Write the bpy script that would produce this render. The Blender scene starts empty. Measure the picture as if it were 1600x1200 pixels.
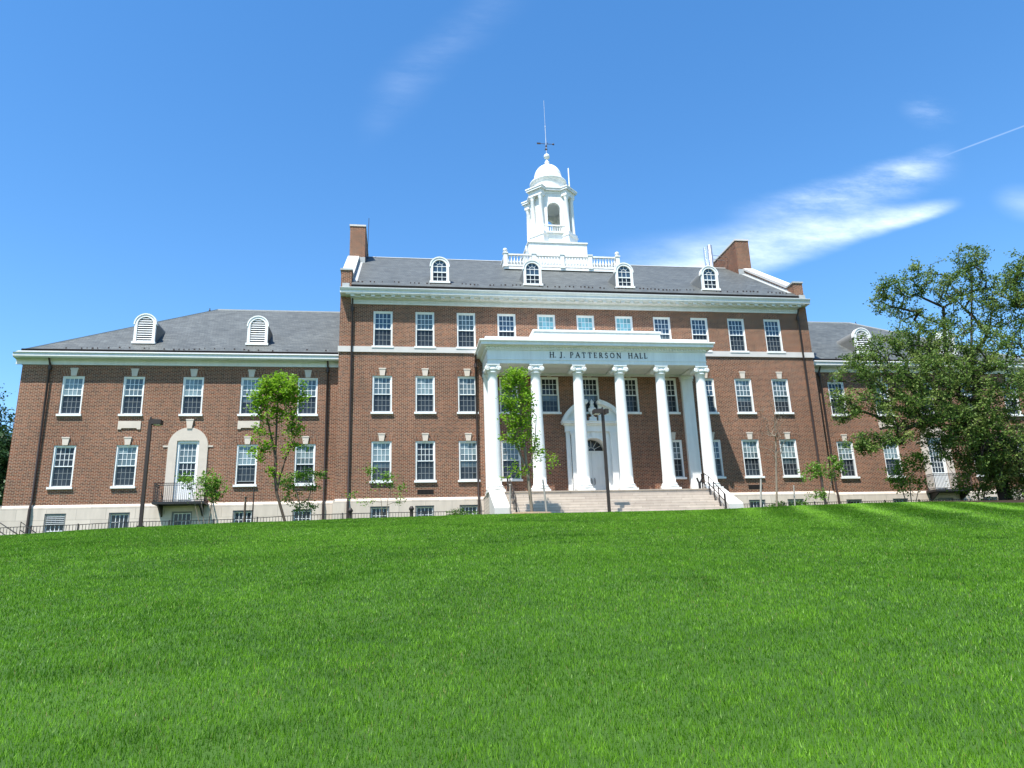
import bpy, math, random
import numpy as np
from mathutils import Matrix, Vector
R_ = math.radians
rnd = random.Random(7)
sc = bpy.context.scene
COL = sc.collection

# ------------------------------------------------------------------ camera
F_PX, YAW, PITCH, ROLL = 1168.3, R_(9.035), R_(15.436), R_(-2.034)
EYE = np.array([1.366, -40.305, -5.849])
def cam_axes():
    cy, sy = math.cos(YAW), math.sin(YAW)
    f0 = np.array([sy, cy, 0.]); r0 = np.array([cy, -sy, 0.]); up = np.array([0, 0, 1.])
    f = f0*math.cos(PITCH)+up*math.sin(PITCH); u = up*math.cos(PITCH)-f0*math.sin(PITCH)
    r = r0*math.cos(ROLL)+u*math.sin(ROLL); u2 = u*math.cos(ROLL)-r0*math.sin(ROLL)
    return r, u2, f
CR, CU, CF = cam_axes()
def at(px, py, Y):
    """point where the line of sight through a photo pixel meets the plane y = Y"""
    d = CR*((px-800)/F_PX)-CU*((py-600)/F_PX)+CF
    return Vector(EYE+d*((Y-EYE[1])/d[1]))
cam = bpy.data.cameras.new('camera'); co = bpy.data.objects.new('camera', cam); COL.objects.link(co)
cam.sensor_width = 36; cam.lens = 36*F_PX/1600; cam.clip_start = .1; cam.clip_end = 4000
co.matrix_world = Matrix(((CR[0], CU[0], -CF[0], EYE[0]), (CR[1], CU[1], -CF[1], EYE[1]), (CR[2], CU[2], -CF[2], EYE[2]), (0, 0, 0, 1)))
sc.camera = co

# ------------------------------------------------------------------ materials
class NT:
    def __init__(s, name):
        s.m = bpy.data.materials.new(name); s.m.use_nodes = True
        s.t = s.m.node_tree; s.t.nodes.clear()
        s.out = s.n('ShaderNodeOutputMaterial')
    def n(s, kind, **kw):
        nd = s.t.nodes.new(kind)
        for k, v in kw.items():
            if isinstance(k, str) and k.startswith('i_'): nd.inputs[k[2:].replace('_', ' ')].default_value = v
            else: setattr(nd, k, v)
        return nd
    def l(s, a, b): s.t.links.new(a, b)
    def math(s, op, a, b=None, c=None, clamp=False):
        nd = s.n('ShaderNodeMath', operation=op); nd.use_clamp = clamp
        for i, v in enumerate((a, b, c)):
            if v is None: continue
            if hasattr(v, 'links'): s.l(v, nd.inputs[i])
            else: nd.inputs[i].default_value = v
        return nd.outputs[0]
    def mix(s, fac, a, b, mode='MIX'):
        nd = s.n('ShaderNodeMix', data_type='RGBA', blend_type=mode)
        for i, v in ((0, fac), (6, a), (7, b)):
            if hasattr(v, 'links'): s.l(v, nd.inputs[i])
            elif i == 0: nd.inputs[i].default_value = v
            else: nd.inputs[i].default_value = (*v, 1)
        return nd.outputs[2]
    def noise(s, vec, scale, detail=3, rough=.55):
        nd = s.n('ShaderNodeTexNoise'); nd.inputs['Scale'].default_value = scale
        nd.inputs['Detail'].default_value = detail; nd.inputs['Roughness'].default_value = rough
        if vec is not None: s.l(vec, nd.inputs['Vector'])
        return nd.outputs['Fac']
    def ramp(s, v, lo, hi, a=0., b=1.):
        nd = s.n('ShaderNodeMapRange'); nd.interpolation_type = 'SMOOTHSTEP'
        s.l(v, nd.inputs[0])
        for i, x in zip((1, 2, 3, 4), (lo, hi, a, b)): nd.inputs[i].default_value = x
        return nd.outputs[0]
    def bsdf(s, color, rough=.6, spec=.3, metal=0., normal=None):
        b = s.n('ShaderNodeBsdfPrincipled')
        if hasattr(color, 'links'): s.l(color, b.inputs['Base Color'])
        else: b.inputs['Base Color'].default_value = (*color, 1)
        if hasattr(rough, 'links'): s.l(rough, b.inputs['Roughness'])
        else: b.inputs['Roughness'].default_value = rough
        b.inputs['Specular IOR Level'].default_value = spec; b.inputs['Metallic'].default_value = metal
        if normal is not None: s.l(normal, b.inputs['Normal'])
        s.l(b.outputs[0], s.out.inputs[0]); return b
    def pos(s):
        g = s.n('ShaderNodeNewGeometry'); return g.outputs['Position']
    def bump(s, h, strength, dist):
        b = s.n('ShaderNodeBump'); b.inputs['Strength'].default_value = strength; b.inputs['Distance'].default_value = dist
        s.l(h, b.inputs['Height']); return b.outputs[0]

def plain(name, c, rough=.6, spec=.3, metal=0., var=.12, scale=1.5):
    t = NT(name); p = t.pos()
    v = t.math('MULTIPLY_ADD', t.noise(p, scale, 5), var*2, 1-var)
    hv = t.n('ShaderNodeHueSaturation'); hv.inputs['Color'].default_value = (*c, 1); t.l(v, hv.inputs['Value'])
    t.bsdf(hv.outputs[0], rough, spec, metal); return t.m

def paint_mat(name, c, rough=.5):
    t = NT(name); p = t.pos(); mp = t.n('ShaderNodeMapping'); mp.inputs['Scale'].default_value = (3.5, 3.5, .35); t.l(p, mp.inputs[0])
    a = t.math('MULTIPLY_ADD', t.noise(mp.outputs[0], 1.6, 6, .68), .34, .80); b_ = t.math('MULTIPLY_ADD', t.noise(p, 1.1, 4), .2, .9)
    hv = t.n('ShaderNodeHueSaturation'); hv.inputs['Color'].default_value = (*c, 1); t.l(t.math('MULTIPLY', a, b_), hv.inputs['Value'])
    t.bsdf(hv.outputs[0], rough, .3); return t.m

def brick_mat(name, soldier=False, tint=1.):
    t = NT(name); p = t.pos(); s = t.n('ShaderNodeSeparateXYZ'); t.l(p, s.inputs[0])
    u = t.math('ADD', s.outputs[0], s.outputs[1]); v = s.outputs[2]
    c = t.n('ShaderNodeCombineXYZ')
    t.l(v if soldier else u, c.inputs[0]); t.l(u if soldier else v, c.inputs[1])
    b = t.n('ShaderNodeTexBrick'); b.offset = .5
    t.l(c.outputs[0], b.inputs['Vector'])
    for k, x in (('Scale', 1.), ('Mortar Size', .0068), ('Mortar Smooth', .2), ('Bias', -.1), ('Brick Width', .36 if soldier else .22), ('Row Height', .076)): b.inputs[k].default_value = x
    b.inputs['Color1'].default_value = (.190*tint, .058*tint, .027*tint, 1); b.inputs['Color2'].default_value = (.090*tint, .032*tint, .019*tint, 1)
    b.inputs['Mortar'].default_value = (.47, .375, .275, 1)
    # brick by brick variation: stretched noise sampled per course
    mp = t.n('ShaderNodeMapping'); mp.inputs['Scale'].default_value = (1/.11, 1/.076, 1); t.l(c.outputs[0], mp.inputs[0])
    w = t.n('ShaderNodeTexWhiteNoise'); w.noise_dimensions = '2D'
    fl = t.n('ShaderNodeVectorMath', operation='FLOOR'); t.l(mp.outputs[0], fl.inputs[0]); t.l(fl.outputs[0], w.inputs['Vector'])
    col = t.mix(t.math('MULTIPLY', w.outputs['Value'], .6), b.outputs['Color'], (.190, .078, .043), 'MIX')
    col = t.mix(t.math('MULTIPLY', t.ramp(w.outputs['Color'], .62, .7), .8), col, (.072, .027, .018))
    col = t.mix(b.outputs['Fac'], col, b.inputs['Mortar'].default_value[:3])
    big = t.math('MULTIPLY_ADD', t.noise(p, .3, 5), .7, .62)
    st = t.n('ShaderNodeMapping'); st.inputs['Scale'].default_value = (1.3, 1.3, .09); t.l(p, st.inputs[0])
    streak = t.math('MULTIPLY_ADD', t.noise(st.outputs[0], 1.2, 3), .36, .82)
    hv = t.n('ShaderNodeHueSaturation'); t.l(col, hv.inputs['Color']); t.l(t.math('MULTIPLY', big, streak), hv.inputs['Value'])
    nb = t.bump(t.math('SUBTRACT', 1., b.outputs['Fac']), .5, .01)
    t.bsdf(hv.outputs[0], .85, .2, normal=nb); return t.m

def slate_mat(name):
    t = NT(name); p = t.pos(); s = t.n('ShaderNodeSeparateXYZ'); t.l(p, s.inputs[0])
    c = t.n('ShaderNodeCombineXYZ'); t.l(t.math('ADD', s.outputs[0], t.math('MULTIPLY', s.outputs[1], .22)), c.inputs[0]); t.l(t.math('MULTIPLY', s.outputs[2], 1.8), c.inputs[1])
    b = t.n('ShaderNodeTexBrick'); b.offset = .5; t.l(c.outputs[0], b.inputs['Vector'])
    for k, x in (('Scale', 1.), ('Mortar Size', .006), ('Mortar Smooth', .1), ('Bias', 0.), ('Brick Width', .32), ('Row Height', .21)): b.inputs[k].default_value = x
    b.inputs['Color1'].default_value = (.088, .097, .094, 1); b.inputs['Color2'].default_value = (.060, .068, .067, 1); b.inputs['Mortar'].default_value = (.028, .028, .029, 1)
    mp = t.n('ShaderNodeMapping'); mp.inputs['Scale'].default_value = (3.1, 4.76, 1); t.l(c.outputs[0], mp.inputs[0])
    fl = t.n('ShaderNodeVectorMath', operation='FLOOR'); t.l(mp.outputs[0], fl.inputs[0])
    w = t.n('ShaderNodeTexWhiteNoise'); w.noise_dimensions = '2D'; t.l(fl.outputs[0], w.inputs['Vector'])
    big = t.math('MULTIPLY_ADD', t.noise(p, .5, 5), .55, .72)
    fine = t.math('MULTIPLY_ADD', w.outputs['Value'], .3, .85)
    mq = t.n('ShaderNodeMapping'); mq.inputs['Scale'].default_value = (.55, .55, 5.5); t.l(p, mq.inputs[0])
    band = t.math('MULTIPLY_ADD', t.noise(mq.outputs[0], 1.3, 5, .7), .8, .6)
    hv = t.n('ShaderNodeHueSaturation'); t.l(b.outputs['Color'], hv.inputs['Color']); t.l(t.math('MULTIPLY', t.math('MULTIPLY', big, fine), band), hv.inputs['Value'])
    nb = t.bump(t.math('ADD', t.math('SUBTRACT', 1., b.outputs['Fac']), w.outputs['Value']), .5, .012)
    t.bsdf(hv.outputs[0], .55, .4, normal=nb); return t.m

def stone_mat(name, a, b_, joint=(1.4, .55)):
    t = NT(name); p = t.pos(); s = t.n('ShaderNodeSeparateXYZ'); t.l(p, s.inputs[0])
    c = t.n('ShaderNodeCombineXYZ'); t.l(t.math('ADD', s.outputs[0], s.outputs[1]), c.inputs[0]); t.l(t.math('ADD', s.outputs[2], .02), c.inputs[1])
    b = t.n('ShaderNodeTexBrick'); b.offset = .5; t.l(c.outputs[0], b.inputs['Vector'])
    for k, x in (('Scale', 1.), ('Mortar Size', .012), ('Mortar Smooth', .3), ('Bias', 0.), ('Brick Width', joint[0]), ('Row Height', joint[1])): b.inputs[k].default_value = x
    b.inputs['Color1'].default_value = (*a, 1); b.inputs['Color2'].default_value = (*b_, 1); b.inputs['Mortar'].default_value = (*(x*.72 for x in b_), 1)
    st = t.n('ShaderNodeMapping'); st.inputs['Scale'].default_value = (2.2, 2.2, .5); t.l(p, st.inputs[0])
    g = t.math('MULTIPLY_ADD', t.noise(st.outputs[0], 1.4, 6, .65), .5, .74)
    hv = t.n('ShaderNodeHueSaturation'); t.l(b.outputs['Color'], hv.inputs['Color']); t.l(g, hv.inputs['Value'])
    t.bsdf(hv.outputs[0], .8, .25); return t.m

def glass_mat(name, c, rough=.06, spec=.6):
    t = NT(name); g = t.n('ShaderNodeNewGeometry')
    v = t.math('MULTIPLY_ADD', g.outputs['Random Per Island'], .7, .65)  # random value per pane stands in for differing reflections
    hv = t.n('ShaderNodeHueSaturation'); hv.inputs['Color'].default_value = (*c, 1); t.l(v, hv.inputs['Value'])
    nz = t.bump(t.noise(g.outputs['Position'], 2.2, 2), .12, .05)
    t.bsdf(hv.outputs[0], rough, spec, normal=nz); return t.m

def leaf_mat(name, c1, c2, trans=.35, rough=.45, c3=None):
    t = NT(name); g = t.n('ShaderNodeNewGeometry')
    r = g.outputs['Random Per Island']
    col = t.mix(r, c1, c2)
    if c3: col = t.mix(t.ramp(t.noise(g.outputs['Position'], 1.1, 3), .48, .62), col, c3)
    n = t.math('MULTIPLY_ADD', t.noise(g.outputs['Position'], 1.7, 3), .7, .65)
    hv = t.n('ShaderNodeHueSaturation'); t.l(col, hv.inputs['Color']); t.l(n, hv.inputs['Value'])
    b = t.bsdf(hv.outputs[0], rough, .2)
    tr = t.n('ShaderNodeBsdfTranslucent'); t.l(hv.outputs[0], tr.inputs[0])
    mx = t.n('ShaderNodeMixShader'); mx.inputs[0].default_value = trans
    t.l(b.outputs[0], mx.inputs[1]); t.l(tr.outputs[0], mx.inputs[2]); t.l(mx.outputs[0], t.out.inputs[0]); return t.m

def grass_mat(name):
    t = NT(name); a = t.n('ShaderNodeAttribute'); a.attribute_name = 'tint'
    s = t.n('ShaderNodeSeparateXYZ'); t.l(a.outputs['Vector'], s.inputs[0])
    col = t.mix(s.outputs[0], (.042, .132, .005), (.185, .395, .024))
    col = t.mix(s.outputs[1], col, (.25, .21, .09))
    b = t.bsdf(col, .45, .24)
    tr = t.n('ShaderNodeBsdfTranslucent'); t.l(col, tr.inputs[0])
    mx = t.n('ShaderNodeMixShader'); mx.inputs[0].default_value = .4
    t.l(b.outputs[0], mx.inputs[1]); t.l(tr.outputs[0], mx.inputs[2]); t.l(mx.outputs[0], t.out.inputs[0]); return t.m

def lawn_mat(name):
    t = NT(name); p = t.pos()
    col = t.mix(t.ramp(t.noise(p, .45, 5), .35, .65), (.028, .072, .007), (.044, .104, .011))
    col = t.mix(t.math('MULTIPLY', t.noise(p, 38, 4, .7), .6), col, (.022, .05, .010))
    t.bsdf(col, .8, .2); return t.m

M = dict(
    brick=brick_mat('brick'), soldier=brick_mat('soldier_brick', True, 1.02), slate=slate_mat('slate'),
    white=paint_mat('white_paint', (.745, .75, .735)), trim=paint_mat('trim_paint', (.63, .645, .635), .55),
    sash=plain('sash_paint', (.74, .76, .76), .45, .35, var=.05),
    lime=stone_mat('limestone', (.575, .500, .425), (.49, .425, .36)), lime_smooth=plain('smooth_limestone', (.545, .475, .405), .75, .2, var=.16, scale=2.4),
    granite=stone_mat('granite', (.50, .435, .365), (.40, .34, .285), (1.9, .165)), coping=plain('coping_stone', (.52, .50, .475), .7, .2, var=.15),
    iron=plain('black_iron', (.018, .017, .017), .5, .4), bronze=plain('bronze_paint', (.026, .019, .016), .55, .35), pipe=plain('dark_pipe', (.040, .026, .022), .5, .4),
    lead=plain('lead_flashing', (.34, .36, .36), .5, .4, var=.2, scale=4), steel=plain('galvanised_steel', (.55, .57, .58), .35, .5, .85, var=.1, scale=3),
    gap=plain('opening_shade', (.012, .011, .011), .9, .1), lens=plain('lamp_lens', (.55, .55, .5), .3, .5),  # the near-black one paints in the shade of openings and gaps
    dark=glass_mat('dark_glass', (.020, .025, .031), .06, .3), mid=glass_mat('grey_glass', (.075, .105, .115)), pale=glass_mat('pale_glass', (.15, .20, .21)),
    blind=glass_mat('blind_glass', (.20, .42, .46), .2), blue=glass_mat('blue_glass', (.035, .065, .10)),
    cheek=plain('dormer_slate', (.15, .155, .152), .6, .3, var=.2, scale=3),
    screened=plain('screened_sash', (.20, .215, .22), .6, .3, var=.1),
    bark=plain('bark', (.085, .066, .05), .9, .1, var=.35, scale=6), palebark=plain('pale_bark', (.20, .165, .125), .9, .1, var=.3, scale=8),
    darkbark=plain('dark_bark', (.05, .042, .036), .9, .1, var=.35, scale=5), wood=plain('grey_wood', (.30, .28, .25), .8, .2, var=.2, scale=6),
    mulch=plain('mulch', (.030, .021, .015), .95, .1, var=.5, scale=14), straw=plain('dry_mulch', (.20, .15, .10), .95, .1, var=.45, scale=12),
    maple=leaf_mat('maple_leaf', (.125, .27, .015), (.24, .40, .03), .45), redbud=leaf_mat('shrub_leaf', (.085, .195, .022), (.16, .30, .040), .42),
    magnolia=leaf_mat('magnolia_leaf', (.056, .112, .024), (.140, .225, .042), .40, .55, (.18, .245, .062)),
    holly=leaf_mat('low_shrub_leaf', (.045, .105, .018), (.10, .19, .03), .3), far=leaf_mat('far_leaf', (.022, .055, .018), (.045, .09, .03), .25),
    blades=grass_mat('grass_blade'), lawn=lawn_mat('lawn_soil'),
    letter=plain('dark_letter', (.022, .022, .024), .5, .3), asphalt=plain('asphalt', (.05, .05, .052), .9, .1, var=.2),
)

# ------------------------------------------------------------------ mesh builder
class MB:
    def __init__(s): s.v = []; s.f = []; s.mi = []; s.sm = []; s.mat = 0
    def add(s, vs, fs, smooth=False):
        o = len(s.v); s.v += [tuple(p) for p in vs]
        for f in fs: s.f.append(tuple(o+i for i in f)); s.mi.append(s.mat); s.sm.append(smooth)
        return s
    def box(s, x0, x1, y0, y1, z0, z1):
        v = [(x, y, z) for z in (z0, z1) for y in (y0, y1) for x in (x0, x1)]
        return s.add(v, [(0, 2, 3, 1), (4, 5, 7, 6), (0, 1, 5, 4), (2, 6, 7, 3), (0, 4, 6, 2), (1, 3, 7, 5)])
    def prism(s, poly, a, b, axis='y', smooth=False):
        """polygon extruded from a to b; axis y: poly=(x,z), axis x: poly=(y,z), axis z: poly=(x,y)"""
        def P(p, t): return (p[0], t, p[1]) if axis == 'y' else ((t, p[0], p[1]) if axis == 'x' else (p[0], p[1], t))
        n = len(poly); v = [P(p, a) for p in poly]+[P(p, b) for p in poly]
        s.add(v, [tuple(range(n))[::-1], tuple(range(n, 2*n))])
        return s.add(v, [(i, (i+1) % n, n+(i+1) % n, n+i) for i in range(n)], smooth)
    def ring(s, outer, inner, a, b):
        """frame between two outlines of equal length in (x,z), extruded along y"""
        n = len(outer); v = [(p[0], y, p[1]) for y in (a, b) for p in outer]+[(p[0], y, p[1]) for y in (a, b) for p in inner]
        f = []
        for i in range(n-1):
            j = i+1
            f += [(i, j, 2*n+j, 2*n+i), (n+j, n+i, 3*n+i, 3*n+j), (j, i, n+i, n+j), (2*n+i, 2*n+j, 3*n+j, 3*n+i)]
        f += [(0, 2*n, 3*n, n), (n-1, 2*n-1, 4*n-1, 3*n-1)]
        return s.add(v, f)
    def lathe(s, prof, cx, cy, n=24, smooth=True, axis='z', cz=0):
        v = []
        for r, z in prof:
            for k in range(n):
                a = 2*math.pi*k/n; c, d = r*math.cos(a), r*math.sin(a)
                v.append((cx+c, cy+d, z) if axis == 'z' else (cx+c, z, cz+d))
        f = []
        for i in range(len(prof)-1):
            for k in range(n):
                q = (i*n+k, i*n+(k+1) % n, (i+1)*n+(k+1) % n, (i+1)*n+k); f.append(q)
        s.add(v, f, smooth)
        m = len(prof)-1
        s.add(v[:n], [tuple(range(n))[::-1]]); s.add(v[m*n:], [tuple(range(n))]); return s
    def tube(s, pts, r, n=6, smooth=True):
        pts = [Vector(p) for p in pts]; rs = r if hasattr(r, '__len__') else [r]*len(pts); v = []; f = []
        for i, p in enumerate(pts):
            d = (pts[min(i+1, len(pts)-1)]-pts[max(i-1, 0)]).normalized()
            a = d.cross(Vector((0, 0, 1)) if abs(d.z) < .95 else Vector((1, 0, 0))).normalized(); b = d.cross(a)
            for k in range(n):
                t = 2*math.pi*(k+.5)/n; v.append(p+a*(rs[i]*math.cos(t))+b*(rs[i]*math.sin(t)))
        for i in range(len(pts)-1):
            for k in range(n): f.append((i*n+k, i*n+(k+1) % n, (i+1)*n+(k+1) % n, (i+1)*n+k))
        s.add(v, f, smooth); m = (len(pts)-1)*n
        s.add(v, [tuple(range(n))[::-1], tuple(range(m, m+n))]); return s
    def mesh(s, name, mats):
        me = bpy.data.meshes.new(name); me.from_pydata(s.v, [], s.f)
        for m in (mats if isinstance(mats, (list, tuple)) else [mats]): me.materials.append(M[m])
        me.polygons.foreach_set('material_index', s.mi); me.polygons.foreach_set('use_smooth', s.sm)
        me.update(); return me
    def build(s, name, mats, parent=None): return link(name, s.mesh(name, mats), parent)
def link(name, me, parent=None, loc=(0, 0, 0)):
    o = bpy.data.objects.new(name, me); COL.objects.link(o); o.location = loc
    if parent: o.parent = parent
    return o
def tag(o, label, cat, group=None, kind=None):
    if label: o['label'] = label
    if cat: o['category'] = cat
    if group: o['group'] = group
    if kind: o['kind'] = kind
    return o
def empty(name, loc, label, cat, group=None):
    return tag(link(name, None, None, loc), label, cat, group)
def struct(o): o['kind'] = 'structure'; return o

# ------------------------------------------------------------------ ground
CREST = [(-400, -3.6), (-60, -3.4), (-25, -3.15), (-14.86, -2.96), (-13.77, -2.91), (-11.92, -2.84), (-9.46, -2.71), (-7.34, -2.68), (-5.76, -2.6), (-3.34, -2.62), (-1.07, -2.55), (1.38, -2.52), (3.67, -2.5), (5.72, -2.47), (8.71, -2.49), (11.16, -2.47), (13.97, -2.48), (17.06, -2.45), (18.51, -2.41), (20.85, -2.33), (23.24, -2.28), (24.97, -2.26), (27.77, -2.28), (30.27, -2.3), (33.19, -2.32), (60, -2.4), (400, -2.6)]
CXS = np.array([c[0] for c in CREST], float); CZS = np.array([c[1] for c in CREST], float)
def terrain(x, y):
    x = np.asarray(x, float); y = np.asarray(y, float)
    z = sum(np.interp(x+o, CXS, CZS) for o in (-1.2, 0, 1.2))/3
    t = np.clip(-6-y, 0, 54)
    d = .052*(t-4*(1-np.exp(-t/4)))+.1*t
    far = np.clip((t-38)/16, 0, 1); d = d-far*far*1.1
    b = np.clip((y+6)/4, 0, 1); z = z-.22*b*b*(3-2*b)
    und = .035*np.sin(x*.55+y*.21)*np.sin(y*.43-x*.13)+.02*np.sin(x*1.3)*np.sin(y*1.1+.7)
    return z-d+und*np.clip(t/3, 0, 1)
def tz(x, y): return float(terrain(x, y))
xs = np.concatenate([np.linspace(-400, -50, 15)[:-1], np.linspace(-50, 70, 241), np.linspace(70, 400, 15)[1:]])
ys = np.concatenate([np.linspace(-300, -62, 10)[:-1], np.linspace(-62, 2, 161), np.linspace(2, 900, 20)[1:]])
gx, gy = np.meshgrid(xs, ys); gz = terrain(gx, gy)
nv, nx = gx.size, len(xs)
idx = np.arange(nv).reshape(gx.shape)
quads = np.stack([idx[:-1, :-1], idx[:-1, 1:], idx[1:, 1:], idx[1:, :-1]], -1).reshape(-1, 4)
def np_mesh(name, verts, faces, mat, smooth=False, attrs=None):
    me = bpy.data.meshes.new(name); k = faces.shape[1]
    me.vertices.add(len(verts)); me.vertices.foreach_set('co', np.ascontiguousarray(verts, np.float32).ravel())
    me.loops.add(faces.size); me.loops.foreach_set('vertex_index', np.ascontiguousarray(faces, np.int32).ravel())
    me.polygons.add(len(faces)); me.polygons.foreach_set('loop_start', np.arange(0, faces.size, k, dtype=np.int32))
    me.polygons.foreach_set('use_smooth', np.full(len(faces), smooth))
    for n, a in (attrs or {}).items():
        at_ = me.attributes.new(n, 'FLOAT_VECTOR', 'POINT'); at_.data.foreach_set('vector', np.ascontiguousarray(a, np.float32).ravel())
    me.materials.append(M[mat]); me.update(calc_edges=True); return me
struct(link('ground', np_mesh('ground', np.stack([gx, gy, gz], -1).reshape(-1, 3), quads, 'lawn', True)))

def patch(name, cx, cy, rx, ry, mat, lift, seed, n=40, rings=5):
    r2 = random.Random(seed); rad = [1+.18*(r2.random()-.5)+.1*math.sin(3*i*.157+seed) for i in range(n)]
    v = [(cx, cy, tz(cx, cy)+lift)]; f = []
    for q in range(1, rings+1):
        for i in range(n):
            a = 2*math.pi*i/n; x = cx+rx*rad[i]*q/rings*math.cos(a); y = cy+ry*rad[i]*q/rings*math.sin(a)
            v.append((x, y, tz(x, y)+lift*(1.3-.3*q/rings) if q < rings else tz(x, y)-.02))
    for i in range(n):
        f.append((0, 1+i, 1+(i+1) % n))
        for q in range(rings-1): f.append((1+q*n+i, 1+(q+1)*n+i, 1+(q+1)*n+(i+1) % n, 1+q*n+(i+1) % n))
    return MB().add(v, f, True).build(name, mat)
MULCH = (34.5, -8.6, 9.5, 5.4)
struct(patch('mulch_bed', *MULCH, 'mulch', .06, 3, rings=8))
TREE_C = at(829, 806, -6.2)
struct(patch('tree_mulch', TREE_C.x+.15, TREE_C.y-.05, .95, .62, 'straw', .09, 5))

# grass: one mass of single blades over the lawn
rng = np.random.default_rng(11)
def value_noise(x, y, s, seed):
    g = np.random.default_rng(seed).random((64, 64)); u = x/s; v = y/s
    i = np.floor(u).astype(int); j = np.floor(v).astype(int); fu = u-i; fv = v-j
    fu = fu*fu*(3-2*fu); fv = fv*fv*(3-2*fv)
    q = lambda a, b: g[a % 64, b % 64]
    return (q(i, j)*(1-fu)+q(i+1, j)*fu)*(1-fv)+(q(i, j+1)*(1-fu)+q(i+1, j+1)*fu)*fv
def make_grass(n):
    r = 2.4+36.5*rng.random(n); a = YAW+R_(42)*(2*rng.random(n)-1)
    x = EYE[0]+r*np.sin(a); y = EYE[1]+r*np.cos(a)
    for f, r0, r1, a0, a1 in ((.29, 2.4, 14., 42, 80), (.16, 14., 38.9, 42, 52)):      # wider apron so that the lawn holds from a step aside
        m = int(n*f); r2 = r0+(r1-r0)*rng.random(m); a2 = YAW+np.radians(a0+(a1-a0)*rng.random(m))*np.where(rng.random(m) < .5, 1, -1)
        x = np.concatenate([x, EYE[0]+r2*np.sin(a2)]); y = np.concatenate([y, EYE[1]+r2*np.cos(a2)])
    r = np.maximum(np.hypot(x-EYE[0], y-EYE[1]), 2.4); n = len(x)
    k = (y < -5.0) & ~(((x-6.3)/1.1 > 0) & (x < 18.7) & (y > -5.1))
    k &= ~((((x-MULCH[0])/MULCH[2])**2+((y-MULCH[1])/MULCH[3])**2) < .93)
    k &= ~((((x-TREE_C.x-.15)/.85)**2+((y-TREE_C.y+.05)/.5)**2) < 1)
    x, y, r = x[k], y[k], r[k]; n = len(x); z = terrain(x, y)
    big = .5*value_noise(x, y, 2.6, 1)+.3*value_noise(x, y, .8, 2)+.2*value_noise(x, y, .25, 3)
    tuft = value_noise(x, y, .16, 4)
    dark = np.clip((value_noise(x*.8+3, y*1.6, 1.5, 9)-.70)*5, 0, 1)*(value_noise(x, y, .3, 12) > .35)
    stripe = .5+.5*np.sin((x*.92-(y+6)*.42)*2*math.pi/2.3)
    wst = np.clip((x-12)/8, 0, 1)*np.clip((y+24)/9, 0, 1)
    h = (.025+.026*rng.random(n))*(.75+.5*tuft)*(1+.3*dark); w = .0024+.00088*np.maximum(r, 4.)
    az = rng.random(n)*2*math.pi; la = rng.random(n)*2*math.pi
    lean = (.1+.62*rng.random(n))*h
    dx, dy = np.cos(la)*lean, np.sin(la)*lean+wst*(stripe-.5)*h*1.0
    c, s = np.cos(az)*w/2, np.sin(az)*w/2
    A = np.stack([x-c, y-s, z-.005], -1); B = np.stack([x+c, y+s, z-.005], -1)
    T = np.stack([x+dx, y+dy, z+np.sqrt(np.maximum(h*h-dx*dx*.6-dy*dy*.6, h*h*.12))], -1)
    tint = np.clip(.37+.62*(big-.5)+.8*(rng.random(n)-.38)+.35*(tuft-.5)-.3*dark+wst*.8*(stripe**3-.3), 0, 1)
    dry = ((rng.random(n) < .015+.05*np.clip((value_noise(x, y, 1.1, 6)-.62)*4, 0, 1))*(.3+.6*rng.random(n)))
    t3 = np.stack([tint, dry, np.zeros(n)], -1)
    return np.stack([A, B, T], 1).reshape(-1, 3), np.arange(3*n).reshape(-1, 3), np.repeat(t3, 3, 0)
GV, GF, GT = make_grass(1000000)
g = link('grass', np_mesh('grass', GV, GF, 'blades', False, {'tint': GT})); g['kind'] = 'stuff'
tag(g, 'bright green mown grass of the sloping lawn before the brick hall', 'grass')
del GV, GF, GT

# ------------------------------------------------------------------ the brick hall
HALL = empty('brick_hall', (0, 0, 0), 'long red brick hall with white columned portico and white cupola above the lawn', 'building')
P, W_, CX = 2.35, 1.067, 12.285
ML, MR, S = -1.85, 26.42, .70
WL = -18.15
mir = lambda x: 2*CX-x
ROWS = [(0., 2.16), (3.772, 2.075), (7.562, 2.09)]
WINGX = [-16.1, -13.085, -10.07, -7.07, -4.065]

def wall(mb, x0, x1, z0, z1, ops, y, depth):
    xs_ = sorted({x0, x1, *[o[0] for o in ops], *[o[1] for o in ops]}); zs_ = sorted({z0, z1, *[o[2] for o in ops], *[o[3] for o in ops]})
    for i in range(len(xs_)-1):
        for j in range(len(zs_)-1):
            a, b, c, d = xs_[i], xs_[i+1], zs_[j], zs_[j+1]; mx, mz = (a+b)/2, (c+d)/2
            if any(o[0] < mx < o[1] and o[2] < mz < o[3] for o in ops): continue
            mb.add([(a, y, c), (b, y, c), (b, y, d), (a, y, d)], [(0, 1, 2, 3)])
    for op in ops:
        a, b, c, d = op[:4]; e = y+depth
        mb.add([(a, y, c), (b, y, c), (b, y, d), (a, y, d), (a, e, c), (b, e, c), (b, e, d), (a, e, d)], [(0, 4, 5, 1), (1, 5, 6, 2), (2, 6, 7, 3), (3, 7, 4, 0)]+([(4, 7, 6, 5)] if len(op) == 4 else []))
    return mb
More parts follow.
